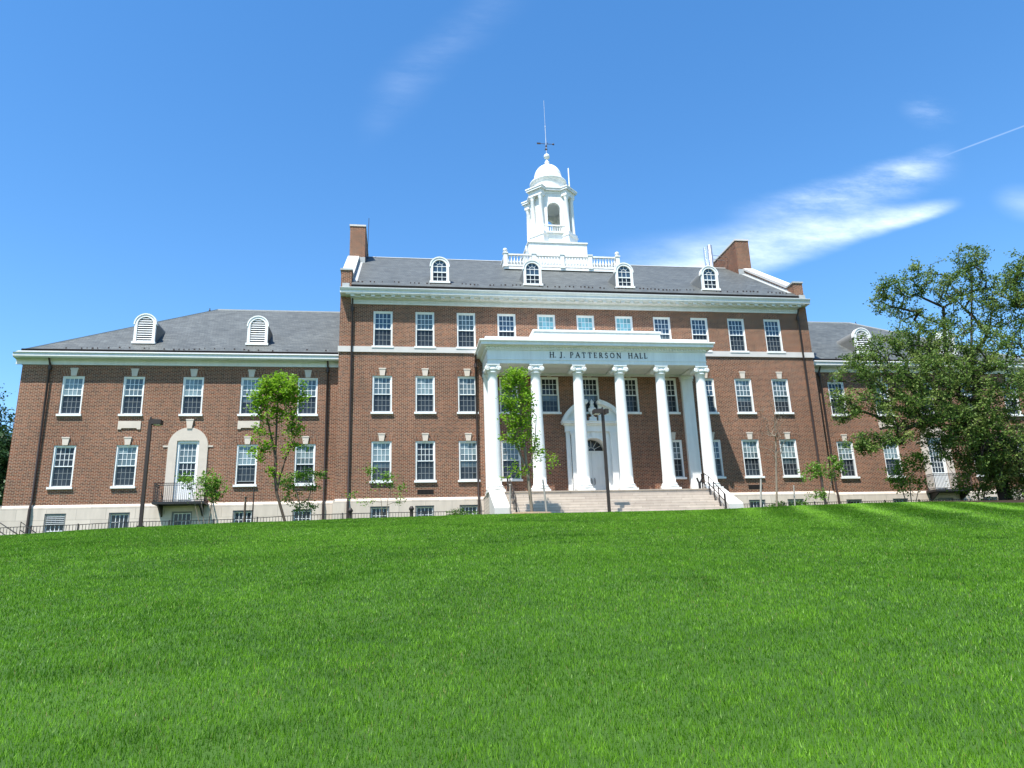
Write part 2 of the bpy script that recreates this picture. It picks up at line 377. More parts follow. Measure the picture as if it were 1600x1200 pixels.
def sides(mb, x0, x1, y0, y1, z0, z1):
    mb.add([(x0, y0, z0), (x0, y1, z0), (x0, y1, z1), (x0, y0, z1)], [(0, 1, 2, 3)])
    mb.add([(x1, y0, z0), (x1, y1, z0), (x1, y1, z1), (x1, y0, z1)], [(0, 3, 2, 1)])
    mb.add([(x0, y1, z0), (x1, y1, z0), (x1, y1, z1), (x0, y1, z1)], [(0, 1, 2, 3)])
    mb.add([(x0, y0, z1), (x1, y0, z1), (x1, y1, z1), (x0, y1, z1)], [(0, 1, 2, 3)]); return mb

main_wins = [(c, r) for r in range(3) for c in range(11) if not (r == 0 and c in (4, 5, 6))]
ops = [(c*P, c*P+W_, ROWS[r][0], ROWS[r][0]+ROWS[r][1]) for c, r in main_wins]
DOOR = (CX-.74, CX+.74, -1.02, 2.36, 0)
mb = wall(MB(), ML, MR, -1.03, 10.3, ops+[DOOR], 0, .17); sides(mb, ML, MR, 0, 16, -1.03, 10.3)
mb.build('wall', 'brick', HALL)
def wing_ops(xs_, door):
    o = []
    for i, x in enumerate(xs_):
        o.append((x, x+W_, ROWS[1][0]+.04, ROWS[1][0]+.04+ROWS[1][1]))
        o.append((x-(.02 if i == door else 0), x+W_+(.02 if i == door else 0), -.9 if i == door else 0., 2.37 if i == door else 2.16))
    return o
WRX = [mir(x)-W_ for x in WINGX]
for xs_, a, b in ((WINGX, WL, ML), (WRX, MR, mir(WL))):
    mb = wall(MB(), a, b, -1.03, 6.75, wing_ops(xs_, 2), S, .17); sides(mb, a, b, S, 15.9, -1.03, 6.75)
    mb.build('wall', 'brick', HALL)

# plinths of pale stone
BW, BZ0, BZ1 = 1.0, -2.28, -1.34
def plinth(x0, x1, y, xs_, ends):
    mb = wall(MB(), x0, x1, -3.3, -1.04, [(x, x+BW, BZ0, BZ1) for x in xs_], y-.09, .24)
    mb.prism([(y-.09, -1.04), (y, -.9), (y, -1.04)], x0, x1, 'x')
    for x, s in ends: mb.box(*sorted((x, x+s*.09)), y-.09, y+15, -3.3, -1.04); mb.prism([(x+s*.09, -1.04), (x, -.9), (x, -1.04)], y-.09, y+15, 'y')
    mb.build('plinth', 'lime', HALL)
BM = [c*P-.01 for c in (0, 1, 2, 8, 9, 10)]
plinth(ML, MR, 0, BM, ((ML, -1), (MR, 1)))
plinth(WL, ML-.09, S, [x+.02 for x in WINGX], ((WL, -1),))
plinth(MR+.09, mir(WL), S, [x+.02 for x in WRX], ((mir(WL), 1),))

# belt course
mb = MB(); mb.box(ML-.06, MR+.06, -.07, 0, 7.2, 7.53); mb.box(ML-.06, ML, 0, 3, 7.2, 7.53); mb.box(MR, MR+.06, 0, 3, 7.2, 7.53)
mb.build('belt_course', 'coping', HALL)

# ---- windows: meshes made once, instanced
def sash_mesh(name, x0, x1, z0, z1, y, cols, rows, rail=.045, bar=.024, mat='sash'):
    mb = MB(); mb.box(x0, x0+rail, y, y+.035, z0, z1); mb.box(x1-rail, x1, y, y+.035, z0, z1)
    mb.box(x0+rail, x1-rail, y, y+.035, z0, z0+rail); mb.box(x0+rail, x1-rail, y, y+.035, z1-rail, z1)
    a, b, c, d = x0+rail, x1-rail, z0+rail, z1-rail
    for i in range(1, cols): x = a+(b-a)*i/cols; mb.box(x-bar/2, x+bar/2, y+.004, y+.03, c, d)
    for j in range(1, rows): z = c+(d-c)*j/rows; mb.box(a, b, y+.006, y+.028, z-bar/2, z+bar/2)
    return mb.mesh(name, mat)
def pane_mesh(name, x0, x1, z0, z1, y, cols, rows, mat, alt=None, n_alt=0):
    mb = MB()
    for i in range(cols):
        for j in range(rows):
            a, b = x0+(x1-x0)*i/cols, x0+(x1-x0)*(i+1)/cols; c, d = z0+(z1-z0)*j/rows, z0+(z1-z0)*(j+1)/rows
            mb.mat = 1 if j >= rows-n_alt else 0
            t = (rnd.random()-.5)*.006; u = (rnd.random()-.5)*.006
            mb.add([(a, y+t, c), (b, y-t, c), (b, y+u, d), (a, y-u, d)], [(0, 1, 2, 3)])
    return mb.mesh(name, [mat, alt] if alt else mat)
FR = .07
def window_kit(H):
    k = {}
    mb = MB(); W = W_
    mb.box(0, FR, .03, .16, 0, H); mb.box(W-FR, W, .03, .16, 0, H); mb.box(FR, W-FR, .03, .16, H-FR, H); mb.box(FR, W-FR, .05, .16, 0, .05)
    k['frame'] = mb.mesh('window', 'white'); m = (H+.05-FR)/2+.01
    k['up'] = sash_mesh('sash', FR, W-FR, m-.02, H-FR, .085, 4, 3); k['lo'] = sash_mesh('sash', FR, W-FR, .05, m+.02, .122, 4, 3, .045, .022, 'screened')
    for c in ('dark', 'mid', 'pale', 'blind', 'blue'):
        k['u_'+c] = pane_mesh('pane', FR+.04, W-FR-.04, m+.02, H-FR-.04, .105, 4, 3, c)
        k['l_'+c] = pane_mesh('pane', FR+.04, W-FR-.04, .09, m-.02, .142, 4, 3, c)
    for q in (1, 2): k['u_row%d' % q] = pane_mesh('pane', FR+.04, W-FR-.04, m+.02, H-FR-.04, .105, 4, 3, 'mid', 'pale', q); k['l_row%d' % q] = pane_mesh('pane', FR+.04, W-FR-.04, .09, m-.02, .142, 4, 3, 'dark', 'mid', q)
    k['sill'] = MB().box(-.07, W+.07, -.1, .05, -.11, 0).mesh('sill', 'white')
    c = W/2
    mb = MB(); mb.prism([(c-.125, H+.004), (c+.125, H+.004), (c+.175, H+.36), (c-.175, H+.36)], -.06, .0, 'y'); mb.box(c-.195, c+.195, -.075, 0, H+.36, H+.43); k['key'] = mb.mesh('keystone', 'lime_smooth')
    mb = MB()
    for s in (-1, 1): mb.prism([(c+s*.13, H+.003), (c+s*(W/2+.03), H+.003), (c+s*(W/2+.17), H+.34), (c+s*.178, H+.34)], -.005, .0, 'y')
    k['arch'] = mb.mesh('jack_arch', 'soldier'); return k
KITS = [window_kit(r[1]) for r in ROWS]
def put_window(x, y, z, kit, up, lo, key=True, opened=0.):
    w = link('window', kit['frame'], HALL, (x, y, z))
    link('sash', kit['up'], w); link('sash', kit['lo'], w, (0, 0, opened))
    link('pane', kit['u_'+up], w); link('pane', kit['l_'+lo], w, (0, 0, opened)); link('sill', kit['sill'], w)
    if opened: link('gap', MB().box(FR, W_-FR, .152, .158, .05, .09+opened).mesh('gap', 'gap'), w)
    if key: link('keystone', kit['key'], w); link('jack_arch', kit['arch'], w)
    return w
for c, r in main_wins:
    q = rnd.random(); up = ('mid' if q < .35 else 'pale' if q < .55 else 'row1' if q < .75 else 'row2' if q < .9 else 'dark') if r < 2 else ('blue' if q < .75 else 'mid')
    lo = 'dark' if rnd.random() < .78 else 'row1'
    if r == 2 and c in (4, 5, 6): up = lo = 'blind'
    if 3 <= c <= 7 and r < 2: up = 'dark' if r else 'mid'
    if c == 8 and r < 2: up = 'blue'
    put_window(c*P, 0, ROWS[r][0], KITS[r], up, lo, r < 2)
for xs_, left in ((WINGX, 1), (WRX, 0)):
    for i, x in enumerate(xs_):
        put_window(x, S, ROWS[1][0]+.04, KITS[1], ('pale', 'mid', 'pale', 'row2', 'mid')[i] if left else 'blue', ('row1' if i == 3 else 'dark'))
        if i != 2: put_window(x, S, 0, KITS[0], 'dark' if (left and i == 0) else ('mid', 'row1', 'mid', 'pale', 'row2')[i], 'dark', opened=.13 if (left and i == 3) else 0)
mb = MB(); mb.box(0, .07, .03, .2, 0, .94); mb.box(BW-.07, BW, .03, .2, 0, .94); mb.box(.07, BW-.07, .03, .2, .86, .94); mb.box(.07, BW-.07, .03, .2, 0, .06)
b_frame = mb.mesh('basement_window', 'cheek'); b_sash = sash_mesh('sash', .07, BW-.07, .06, .86, .1, 4, 2, .04, .026); b_pane = pane_mesh('pane', .11, BW-.11, .1, .82, .12, 4, 2, 'dark')
mb = MB()
for q in range(5): mb.prism([(.03, .40+q*.09), (.10, .45+q*.09), (.10, .465+q*.09), (.03, .415+q*.09)], .08, BW-.08, 'x')
b_louver = mb.mesh('louver', 'lead')
for x, y in [(x, -.09) for x in BM]+[(x+.02, S-.09) for x in WINGX+WRX]:
    w = link('basement_window', b_frame, HALL, (x, y, BZ0)); link('sash', b_sash, w); link('pane', b_pane, w)
    if abs(x-WINGX[0]) < .1: link('louver', b_louver, w)
for c in (1, 9):
    v = MB().box(c*P+.1, c*P+.97, -.003, .0, -.74, -.48).build('air_brick', 'gap', HALL)  # flat plate, the shade inside the vent painted in as near-black
    mb = MB()
    for q in range(12): mb.box(c*P+.115+q*.072, c*P+.135+q*.072, -.012, -.003, -.735, -.485)
    mb.build('grille', 'bronze', v)

# wing panels between the storeys
for x in (WINGX[1], WINGX[3], WRX[1], WRX[3]):
    a, b = x-.03, x+W_+.03
    MB().prism([(a, 2.99), (a+.16, 2.99), (a+.2, 3.06), (b-.2, 3.06), (b-.16, 2.99), (b, 2.99), (b, 3.44), (a, 3.44)], S-.05, S, 'y').build('stone_panel', 'lime_smooth', HALL)

def arch_path(cx, r, z0, zs, n=20, rz=None):
    rz = rz or r
    return [(cx-r, z0)]+[(cx-r*math.cos(math.pi*i/n), zs+rz*math.sin(math.pi*i/n)) for i in range(n+1)]+[(cx+r, z0)]
def rect_path(cx, xl, xr, z0, zs, zt, n=20):
    o = [(xl, z0)]
    for i in range(n+1):
        a = math.pi*i/n; dx, dz = -math.cos(a), math.sin(a)
        t = min(((xr-cx) if dx > 0 else (cx-xl))/max(abs(dx), 1e-6), (zt-zs)/max(dz, 1e-6)); o.append((cx+dx*t, zs+dz*t))
    return o+[(xr, z0)]

# arched door and iron balcony in the middle bay of each wing
for x in (WINGX[2], WRX[2]):
    c = x+W_/2
    d = MB(); d.box(x-.02, x+.09, S+.02, S+.14, -.9, 2.37); d.box(x+W_-.09, x+W_+.02, S+.02, S+.14, -.9, 2.37); d.box(x+.09, x+W_-.09, S+.02, S+.14, 2.25, 2.37); d.box(x+.09, x+W_-.09, S+.06, S+.14, -.9, .17); d.box(x+.2, x+W_-.2, S+.045, S+.06, -.75, .03)
    dd = d.build('balcony_door', 'white', HALL)
    link('sash', sash_mesh('sash', x+.09, x+W_-.09, 1.2, 2.25, S+.07, 4, 3), dd); link('sash', sash_mesh('sash', x+.09, x+W_-.09, .17, 1.22, S+.09, 4, 3), dd)
    link('pane', pane_mesh('pane', x+.12, x+W_-.12, 1.24, 2.21, S+.09, 4, 3, 'mid'), dd); link('pane', pane_mesh('pane', x+.12, x+W_-.12, .2, 1.19, S+.11, 4, 3, 'dark'), dd)
    m = MB(); m.ring(arch_path(c, 1.0, -.9, 2.08), rect_path(c, x-.025, x+W_+.025, -.9, 2.08, 2.375), S-.06, S+.03)
    m.box(c-1.25, c-1.0, S-.03, S, 2.03, 2.12); m.box(c+1.0, c+1.25, S-.03, S, 2.03, 2.12)
    sr = m.build('door_surround', 'lime_smooth', HALL)
    m = MB(); m.ring(arch_path(c, 1.12, 2.08, 2.08), arch_path(c, 1.003, 2.08, 2.08), S-.012, S-.001); m.build('brick_arch', 'soldier', sr)
    m = MB(); m.prism([(c-.12, 3.02), (c+.12, 3.02), (c+.18, 3.46), (c-.18, 3.46)], S-.1, S-.061, 'y'); m.box(c-.2, c+.2, S-.11, S, 3.46, 3.53); m.build('keystone', 'lime_smooth', sr)
    b = MB(); y0, y1 = S-1.0, S-.1
    b.box(c-1.25, c+1.25, y0, y1, -1.06, -.93)
    bal = b.build('balcony', 'iron', HALL)
    r = MB()
    for z in (-.88, -.02, -.12): r.box(c-1.23, c+1.23, y0+.01, y0+.04, z, z+.03); r.box(c-1.235, c-1.205, y0+.04, y1, z, z+.03); r.box(c+1.205, c+1.235, y0+.04, y1, z, z+.03)
    for q in range(27): xx = c-1.22+q*2.44/26; r.box(xx-.008, xx+.008, y0+.017, y0+.033, -.93, -.02)
    for q in range(8):
        yy = y0+.05+q*.11
        for sx in (-1.22, 1.22): r.box(c+sx-.008, c+sx+.008, yy, yy+.016, -.93, -.02)
    r.build('balcony_railing', 'iron', bal)
    for sx in (-1.0, 1.0):
        r = MB(); r.prism([(y1, -1.06), (y0+.1, -1.06), (y0+.1, -1.12), (y1-.1, -1.5), (y1, -1.62)], c+sx-.04, c+sx+.04, 'x'); r.build('bracket', 'iron', bal)

# ---- cornices
OH = .58
mb = MB(); a, b = ML+.61, MR-.61
mb.box(a, b, -.07, 0, 10.05, 10.3)
for q in range(int((b-a)/.125)): mb.box(a+q*.125, a+q*.125+.075, -.115, -.07, 10.15, 10.25)
mb.box(a-.02, b+.02, -.14, 0, 10.3, 10.34)
nmod = int((b-a+.5)/.572)
for q in range(nmod+1): x = a-.02+q*(b-a+.04-.22)/nmod; mb.box(x, x+.22, -OH+.1, -.0, 10.345, 10.45)
mb.box(a-.01, b+.01, -.33, .0, 10.342, 10.449); mb.box(a-.3, b+.3, -OH+.06, .0, 10.45, 10.50)
mb.prism([(0, 10.5), (-OH+.02, 10.5), (-OH, 10.52), (-OH, 10.66), (-OH-.05, 10.7), (-OH-.09, 10.78), (-OH-.09, 10.80), (0, 10.93)], ML+.01, MR-.01, 'x')
mb.build('cornice', 'trim', HALL)
mb = MB(); mb.prism([(-OH-.06, 10.815), (-.42, 10.86), (-.42, 10.90), (-OH-.06, 10.84)], a-.1, b+.1, 'x'); mb.build('flashing', 'lead', HALL)
mb = MB(); mb.box(a, b, -.44, -.405, 10.88, 11.05); mb.build('gutter_shade', 'gap', HALL)  # solid gutter bar, the shade along it painted in as near-black
def eave(x0, x1, endx, sgn):
    y = S; mb = MB()
    mb.box(x0, x1, y-.06, y, 6.5, 6.75); mb.box(x0, x1, y-.1, y, 6.72, 6.78)
    mb.prism([(y, 6.75), (y-.5+.06, 6.78), (y-.5+.03, 6.82), (y-.5, 6.84), (y-.5, 6.98), (y-.5-.05, 7.03), (y, 7.10)], x0 if sgn > 0 else x0, x1, 'x')
    mb.box(*sorted((endx, endx-sgn*.06)), y-.05, 15.9, 6.5, 6.75)
    mb.prism([(endx-sgn*q*.55, z) for q, z in ((0, 6.75), (.44, 6.78), (.47, 6.815), (.495, 6.835), (.495, 6.975), (.545, 7.022), (0, 7.09))], y-.43, 16.3, 'y')
    mb.build('cornice', 'trim', HALL)
eave(WL-.31, ML, WL, 1); eave(MR, mir(WL)+.31, mir(WL), -1)

# ---- roofs
SL = .667; roofz = lambda y: 10.95+SL*(y+.62)
RY = 8.0; RZ = roofz(RY)
mb = MB(); y0 = -.42
prof = [(y0, roofz(y0)), (RY, RZ), (2*RY-y0, roofz(y0)), (2*RY-y0, roofz(y0)-.12), (RY, RZ-.14), (y0, roofz(y0)-.12)]
mb.prism(prof, a, b, 'x'); ROOF = mb.build('roof', 'slate', HALL)
mb = MB(); mb.prism([(RY-.14, RZ-.06), (RY, RZ+.045), (RY+.14, RZ-.06)], a+.3, b-.3, 'x'); mb.build('ridge_cap', 'lead', ROOF)
mb = MB()
r5 = random.Random(5)
for xx in np.arange(a+.3, b-.2, .23):
    if r5.random() < .36: continue
    yy = .12+.1*r5.random()+.1*math.sin(xx*1.7); z = roofz(yy); w = .04+.07*r5.random()
    mb.box(xx, xx+w, yy-.03, yy, z-.01, z+.075)
mb.build('snow_guards', 'pipe', ROOF)
WS = .70; wroofz = lambda y: 7.02+WS*(y-(S-.5))
WRY = 8.3; WRZ = wroofz(WRY)
def hip(x_end, x_in, s):
    y0, y1 = S-.20, 2*WRY-(S-.20); z0 = wroofz(y0); hd = WRY-y0; xe = x_end-s*.06
    mb = MB(); v = [(xe, y0, z0), (x_in, y0, z0), (x_in, WRY, WRZ), (xe+s*hd, WRY, WRZ), (xe, y1, z0), (x_in, y1, z0)]
    f = [(0, 1, 2, 3), (4, 0, 3), (5, 4, 3, 2)]; lo = [(p[0], p[1], p[2]-.1) for p in v]
    mb.add(v, f); mb.add(lo, f); mb.add([v[0], v[1], lo[1], lo[0]], [(0, 1, 2, 3)]); mb.add([v[0], v[4], lo[4], lo[0]], [(0, 1, 2, 3)])
    rf = mb.build('roof', 'slate', HALL)
    m = MB(); top = Vector(v[3])
    m.tube([Vector(v[0])+Vector((0, 0, .01)), top+Vector((0, 0, .01))], .05, 4, False); m.tube([top, Vector(v[2])], .06, 4, False)
    m.build('ridge_cap', 'lead', rf)
    m = MB(); q = top-Vector((s*.5, 0, .32)); m.tube([q, q+Vector((0, 0, .42))], .03, 6); m.lathe([(.02, q.z+.2), (.07, q.z+.26), (.02, q.z+.33)], q.x, q.y, 8); m.build('finial', 'pipe', rf)
    m = MB(); m.box(*sorted((xe, x_in)), y0-.035, y0-.004, z0-.07, z0+.085); m.build('gutter_shade', 'gap', rf); m = MB(); m.prism([(S-.52, 7.045), (S-.24, 7.20), (S-.24, 7.10), (S-.5, 7.03)], *sorted((xe-s*.14, x_in)), 'x'); m.build('flashing', 'lead', rf)  # wing gutter bar carries its shade in the colour; flashing is plain lead
    m = MB()
    for xx in np.arange(min(xe, x_in)+2, max(xe, x_in)-.3, .26):
        if r5.random() < .5: continue
        yy = .85+.1*r5.random()+.1*math.sin(xx*1.3); z = wroofz(yy); m.box(xx, xx+.03+.07*r5.random(), yy-.03, yy, z-.01, z+.07)
    m.build('snow_guards', 'pipe', rf)
hip(WL, ML-.005, 1); hip(mir(WL), MR+.005, -1)

# ---- gable parapets, copings, chimneys
for gx0, gx1, cx0, cx1, s in ((ML, ML+.6, ML+.03, ML+1.03, 1), (MR-.6, MR, MR-1.03, MR-.03, -1)):
    half = [(0, 10.3), (0, 12.1), (.8, 12.1), (5.95, 15.62)]
    poly = half+[(RY, 16.9)]+[(16-y, z) for y, z in half[::-1]]
    g = MB().prism(poly, gx0, gx1, 'x').build('gable_wall', 'brick', HALL)
    m = MB(); t = .13
    m.prism([(-.05, 12.103), (.8, 12.103), (.8, 12.103+t*.8), (-.05, 12.103+t*.8)], gx0-.05, gx1+.05, 'x')
    m.build('coping', 'lead', g)
    for k in (0, 1):
        q = [(.8, 12.104), (5.95, 15.624), (5.95, 15.624+t*1.25), (.72, 12.104+t*1.1)]
        if k: q = [(16-y, z) for y, z in q]
        MB().prism(q, gx0-.06, gx1+.06, 'x').build('coping', 'coping', g)
    m = MB(); xi = gx1 if s > 0 else gx0   # stepped flashing where the slates meet the parapet
    for q in range(17):
        y = .75+q*.31; z = roofz(y)
        m.prism([(y-.02, z-.05), (y+.3, z+.17), (y+.3, z+.27), (y+.02, z+.16)], *sorted((xi, xi+s*.012)), 'x')
    m.prism([(.3, roofz(.3)+.004), (5.9, roofz(5.9)+.004), (5.9, roofz(5.9)+.02), (.3, roofz(.3)+.02)], *sorted((xi+s*.013, xi+s*.3)), 'x')
    m.build('flashing', 'lead', g)
    MB().box(*sorted((gx0+.1, gx1-.1)), -.3, -.003, 10.86, 11.2).build('flashing', 'lead', g)
    ch = MB().box(cx0, cx1, 5.96, 10.7, 13.5, 17.95).build('chimney', 'brick', HALL)
    MB().box(cx0-.04, cx1+.04, 5.92, 10.74, 17.95, 18.07).build('chimney_cap', 'coping', ch)
    MB().box(cx0-.01 if s < 0 else cx0+.45, cx1-.45 if s < 0 else cx1+.012, 5.94, 5.958, 14.9, 15.72).build('flashing', 'lead', ch)
fl = MB(); fl.lathe([(.17, 15.6), (.17, 18.05), (.15, 18.05), (.15, 17.9)], 23.93, 7.1, 16); fl.lathe([(.075, 15.6), (.075, 17.95)], 23.60, 7.3, 10)
fl.tube([(24.1, 7.1, 17.3), (25.4, 7.4, 17.3)], .02); fl.tube([(24.1, 7.1, 17.0), (25.4, 7.4, 17.0)], .02)
fl.build('flue_pipe', 'steel', HALL)
MB().tube([(-.72, 7.3, 16.2), (-.66, 7.3, 19.3)], .018, 5).build('aerial', 'pipe', HALL)

# ---- dormers
def dormer(cx, y, z0, zt, w, zf, louver):
    r = w/2; zs = zt-r; zr = z0+.12
    yb = y
    while zf(yb) < zt-.02: yb += .05
    body = MB().prism(arch_path(cx, r-.03, z0-.25, zs, 14), y+.05, yb+.1, 'y').build('dormer', 'cheek', HALL)
    m = MB(); m.ring(arch_path(cx, r, zr, zs, 18), arch_path(cx, r-.15, zr, zs, 18), y-.06, y+.09)
    m.ring(arch_path(cx, r+.045, zs-.05, zs, 18), arch_path(cx, r-.02, zs-.05, zs, 18), y-.09, y+.2)
    m.box(cx-r-.06, cx+r+.06, y-.14, y+.1, z0-.01, zr); m.build('dormer_frame', 'white', body)
    q = r-.15
    if louver:
        m = MB()
        MB().prism(arch_path(cx, q, zr, zs, 14), y+.046, y+.049, 'y').build('louver_shade', 'gap', body)  # thin near-black sheet, the shade behind the slats put into its colour
        n = 11
        for i in range(n):
            z = zr+.02+i*(zt-.17-zr)/n; hw = q if z < zs else math.sqrt(max(q*q-(z+.03-zs)**2, .0))
            if hw > .05: m.prism([(y-.03, z), (y+.04, z+.075), (y+.04, z+.095), (y-.03, z+.03)], cx-hw, cx+hw, 'x')
        m.build('louver', 'white', body)
    else:
        zm = zr+(zs-zr)*.62
        m = MB(); n = 16; mm = arch_path(cx, q, zm, zs, n)
        for i in range(4):
            a0, a1 = math.pi*i/4, math.pi*(i+1)/4
            m.add([(cx-.16*math.cos(a0), y+.042, zs+.16*math.sin(a0)), (cx-q*math.cos(a0), y+.04, zs+q*math.sin(a0)), (cx-q*math.cos((a0+a1)/2), y+.041, zs+q*math.sin((a0+a1)/2)), (cx-q*math.cos(a1), y+.04, zs+q*math.sin(a1)), (cx-.16*math.cos(a1), y+.042, zs+.16*math.sin(a1))], [(0, 1, 2, 3, 4)])
        m.add([(cx-.16*math.cos(math.pi*i/8), y+.042, zs+.16*math.sin(math.pi*i/8)) for i in range(9)], [tuple(range(9))])
        for i in range(3): m.add([(cx-q+i*2*q/3, y+.04, zm), (cx-q+(i+1)*2*q/3, y+.042, zm), (cx-q+(i+1)*2*q/3, y+.04, zs), (cx-q+i*2*q/3, y+.042, zs)], [(0, 1, 2, 3)])
        m.build('pane', 'blue', body)
        link('pane', pane_mesh('pane', cx-q, cx+q, zr, zm, y+.045, 3, 2, 'dark'), body)
        m = MB(); b2 = .03
        for a_ in (45, 90, 135):
            c_, s_ = math.cos(R_(a_)), math.sin(R_(a_)); m.tube([(cx+.16*c_, y+.025, zs+.16*s_), (cx+q*c_, y+.025, zs+q*s_)], .016, 4, False)
        m.tube([(cx-.16*math.cos(math.pi*i/10), y+.025, zs+.16*math.sin(math.pi*i/10)) for i in range(11)], .016, 4, False)
        m.box(cx-q, cx+q, y+.012, y+.038, zs-.017, zs+.017); m.box(cx-q, cx+q, y, y+.039, zm-.03, zm+.03); m.box(cx-q, cx+q, y+.01, y+.036, (zr+zm)/2-.012, (zr+zm)/2+.012)
        for s_ in (-1, 1): m.box(cx+s_*q/3-.012, cx+s_*q/3+.012, y+.014, y+.037, zr, zs)
        m.box(cx-q, cx+q, y+.005, y+.038, zr, zr+.04); m.build('sash', 'sash', body)
for x in (3.77, 9.30, 14.98, 20.47): dormer(x, .32, 11.57, 13.2, 1.08, roofz, False)
for x in (-12.6, -6.54, mir(-12.6), mir(-6.54)): dormer(x, 1.70, 8.06, 9.8, 1.12, wroofz, True)

# ---- downpipes
def downpipe(x, y, zt, zb=-2.9, r=.055):
    m = MB(); m.tube([(x, y-.35 if zt > 7 else y-.4, zt+.12), (x, y-.13, zt-.25), (x, y-.1, -.75), (x, y-.2, -1.02), (x, y-.2, zb)], r, 8); m.tube([(x, y-.1, zt-.33), (x, y-.1, zt-.55)], r*1.7, 8); m.tube([(x, y-.2, -1.1), (x, y-.2, zb)], r*1.25, 8)
    m.build('downpipe', 'pipe', HALL)
downpipe(-1.16, 0, 10.15); downpipe(mir(-1.16), 0, 10.15); downpipe(5.72, 0, 6.9); downpipe(mir(5.72), 0, 6.9)
for x in (-16.76, -2.47): downpipe(x, S, 6.75); downpipe(mir(x), S, 6.75)

# ---- portico
PX0, PX1, PY = 6.12, 18.45, -2.35
FLOOR = -1.02
pb = MB().box(PX0-.12, PX1+.12, -2.62, -.10, -3.3, FLOOR-.02).build('portico', 'granite', HALL)
mb = MB(); mb.box(PX0-.14, PX1+.14, -2.66, -.01, FLOOR-.019, FLOOR+.03); mb.build('porch_floor', 'granite', pb)
m = MB()
m.box(PX0, PX1, PY, PY+.7, 5.92, 6.82); m.box(PX0, PX0+.68, PY+.7, -.001, 5.92, 6.82); m.box(PX1-.68, PX1, PY+.7, -.001, 5.92, 6.82)
m.box(PX0-.03, PX1+.03, PY-.03, -.002, 6.12, 6.16)
m.box(PX0-.05, PX1+.05, PY-.05, -.002, 6.66, 6.70)
for q in range(int((PX1-PX0+.1)/.16)): x = PX0-.05+q*.1605; m.box(x, x+.09, PY-.12, PY-.05, 6.72, 6.82)
for q in range(14): y = PY+.1+q*.16; m.box(PX0-.12, PX0-.05, y, y+.09, 6.72, 6.82); m.box(PX1+.05, PX1+.12, y, y+.09, 6.72, 6.82)
m.box(PX0-.06, PX1+.06, PY-.06, -.003, 6.70, 6.823)
def skirt(o0, o1, z0, z1): m.box(PX0-o0, PX1+o1, PY-o0, -.004, z0, z1)
skirt(.16, .16, 6.824, 6.88); skirt(.37, .37, 6.881, 7.03); skirt(.41, .41, 7.031, 7.07); skirt(.45, .45, 7.071, 7.15)
m.build('entablature', 'white', pb)
m = MB(); m.box(PX0+.68, PX1-.68, PY+.7, -.01, 6.02, 6.06); m.box(PX0+.68, PX1-.68, -.14, -.012, 5.9, 6.018)
for k in range(1, 5): x = CX-5.875+k*P*1.0; m.box(x-.22, x+.22, PY+.7, -.14, 5.96, 6.018)
m.build('ceiling', 'trim', pb)
m = MB(); m.box(PX0-.12, PX1+.12, PY-.16, -.005, 7.151, 7.38); m.box(8.70, mir(8.70), PY-.1, -.4, 7.381, 7.80); m.box(8.64, mir(8.64), PY-.14, -.36, 7.72, 7.84)
m.build('parapet', 'white', pb)
col_x = [CX+(k-2.5)*P for k in range(6)]; CY = -1.99
m = MB(); prof = []
zb, zt = FLOOR+.40, 5.42
for i in range(15):
    t = i/14; r = .345-.088*max(0, (t-.12)/.88)**1.35; prof.append((r, zb+(zt-zb)*t))
m.lathe([(.40, zb-.02), (.372, zb+.03)]+prof+[(.30, zt+.01), (.30, zt+.05), (.272, zt+.06), (.272, zt+.16)], 0, 0, 32)
shaft = m.mesh('column', 'white')
m = MB(); m.box(-.47, .47, -.47, .47, FLOOR+.03, FLOOR+.15); m.lathe([(.45, FLOOR+.15)]+[(.45+.045*math.cos(a), FLOOR+.215+.065*math.sin(a)) for a in np.linspace(-1.4, 1.4, 7)]+[(.41, FLOOR+.285), (.405, FLOOR+.32)]+[(.405+.035*math.cos(a), FLOOR+.35+.03*math.sin(a)) for a in np.linspace(-1.4, 1.4, 6)]+[(.36, FLOOR+.385)], 0, 0, 32)
cbase = m.mesh('column_base', 'white')
m = MB(); m.lathe([(.272, 5.52), (.33, 5.58), (.345, 5.64), (.32, 5.70)], 0, 0, 28); m.box(-.34, .34, -.31, .31, 5.70, 5.80); m.box(-.37, .37, -.36, .36, 5.83, 5.92); m.box(-.34, .34, -.33, .33, 5.80, 5.83)
for sx in (-1, 1):
    cx_, cz_ = sx*.305, 5.655
    m.lathe([(.10, -.34), (.138, -.34), (.142, -.28), (.11, -.12), (.10, 0), (.11, .12), (.142, .28), (.138, .34), (.10, .34)], cx_, 0, 18, True, 'y', cz_)
    sp = [(cx_-sx*(.125-.085*k/30)*math.sin(k*.42), -.345, cz_+(.125-.085*k/30)*math.cos(k*.42)) for k in range(31)]; m.tube(sp, .014, 5)
    m.lathe([(.038, -.36), (.038, -.32)], cx_, 0, 10, True, 'y', cz_)
cap = m.mesh('capital', 'white')
for x in col_x:
    c = link('column', shaft, pb, (x, CY, 0)); link('column_base', cbase, c); link('capital', cap, c)
for x0, x1 in ((PX0+.02, PX0+.69), (PX1-.69, PX1-.02)):
    m = MB(); m.box(x0, x1, -.22, 0, FLOOR+.25, 5.62); m.box(x0-.05, x1+.05, -.28, 0, FLOOR+.03, FLOOR+.25); m.box(x0-.03, x1+.03, -.25, 0, 5.62, 5.68); m.box(x0-.06, x1+.06, -.29, 0, 5.75, 5.9); m.box(x0-.02, x1+.02, -.24, 0, 5.68, 5.75)
    m.build('pilaster', 'white', pb)

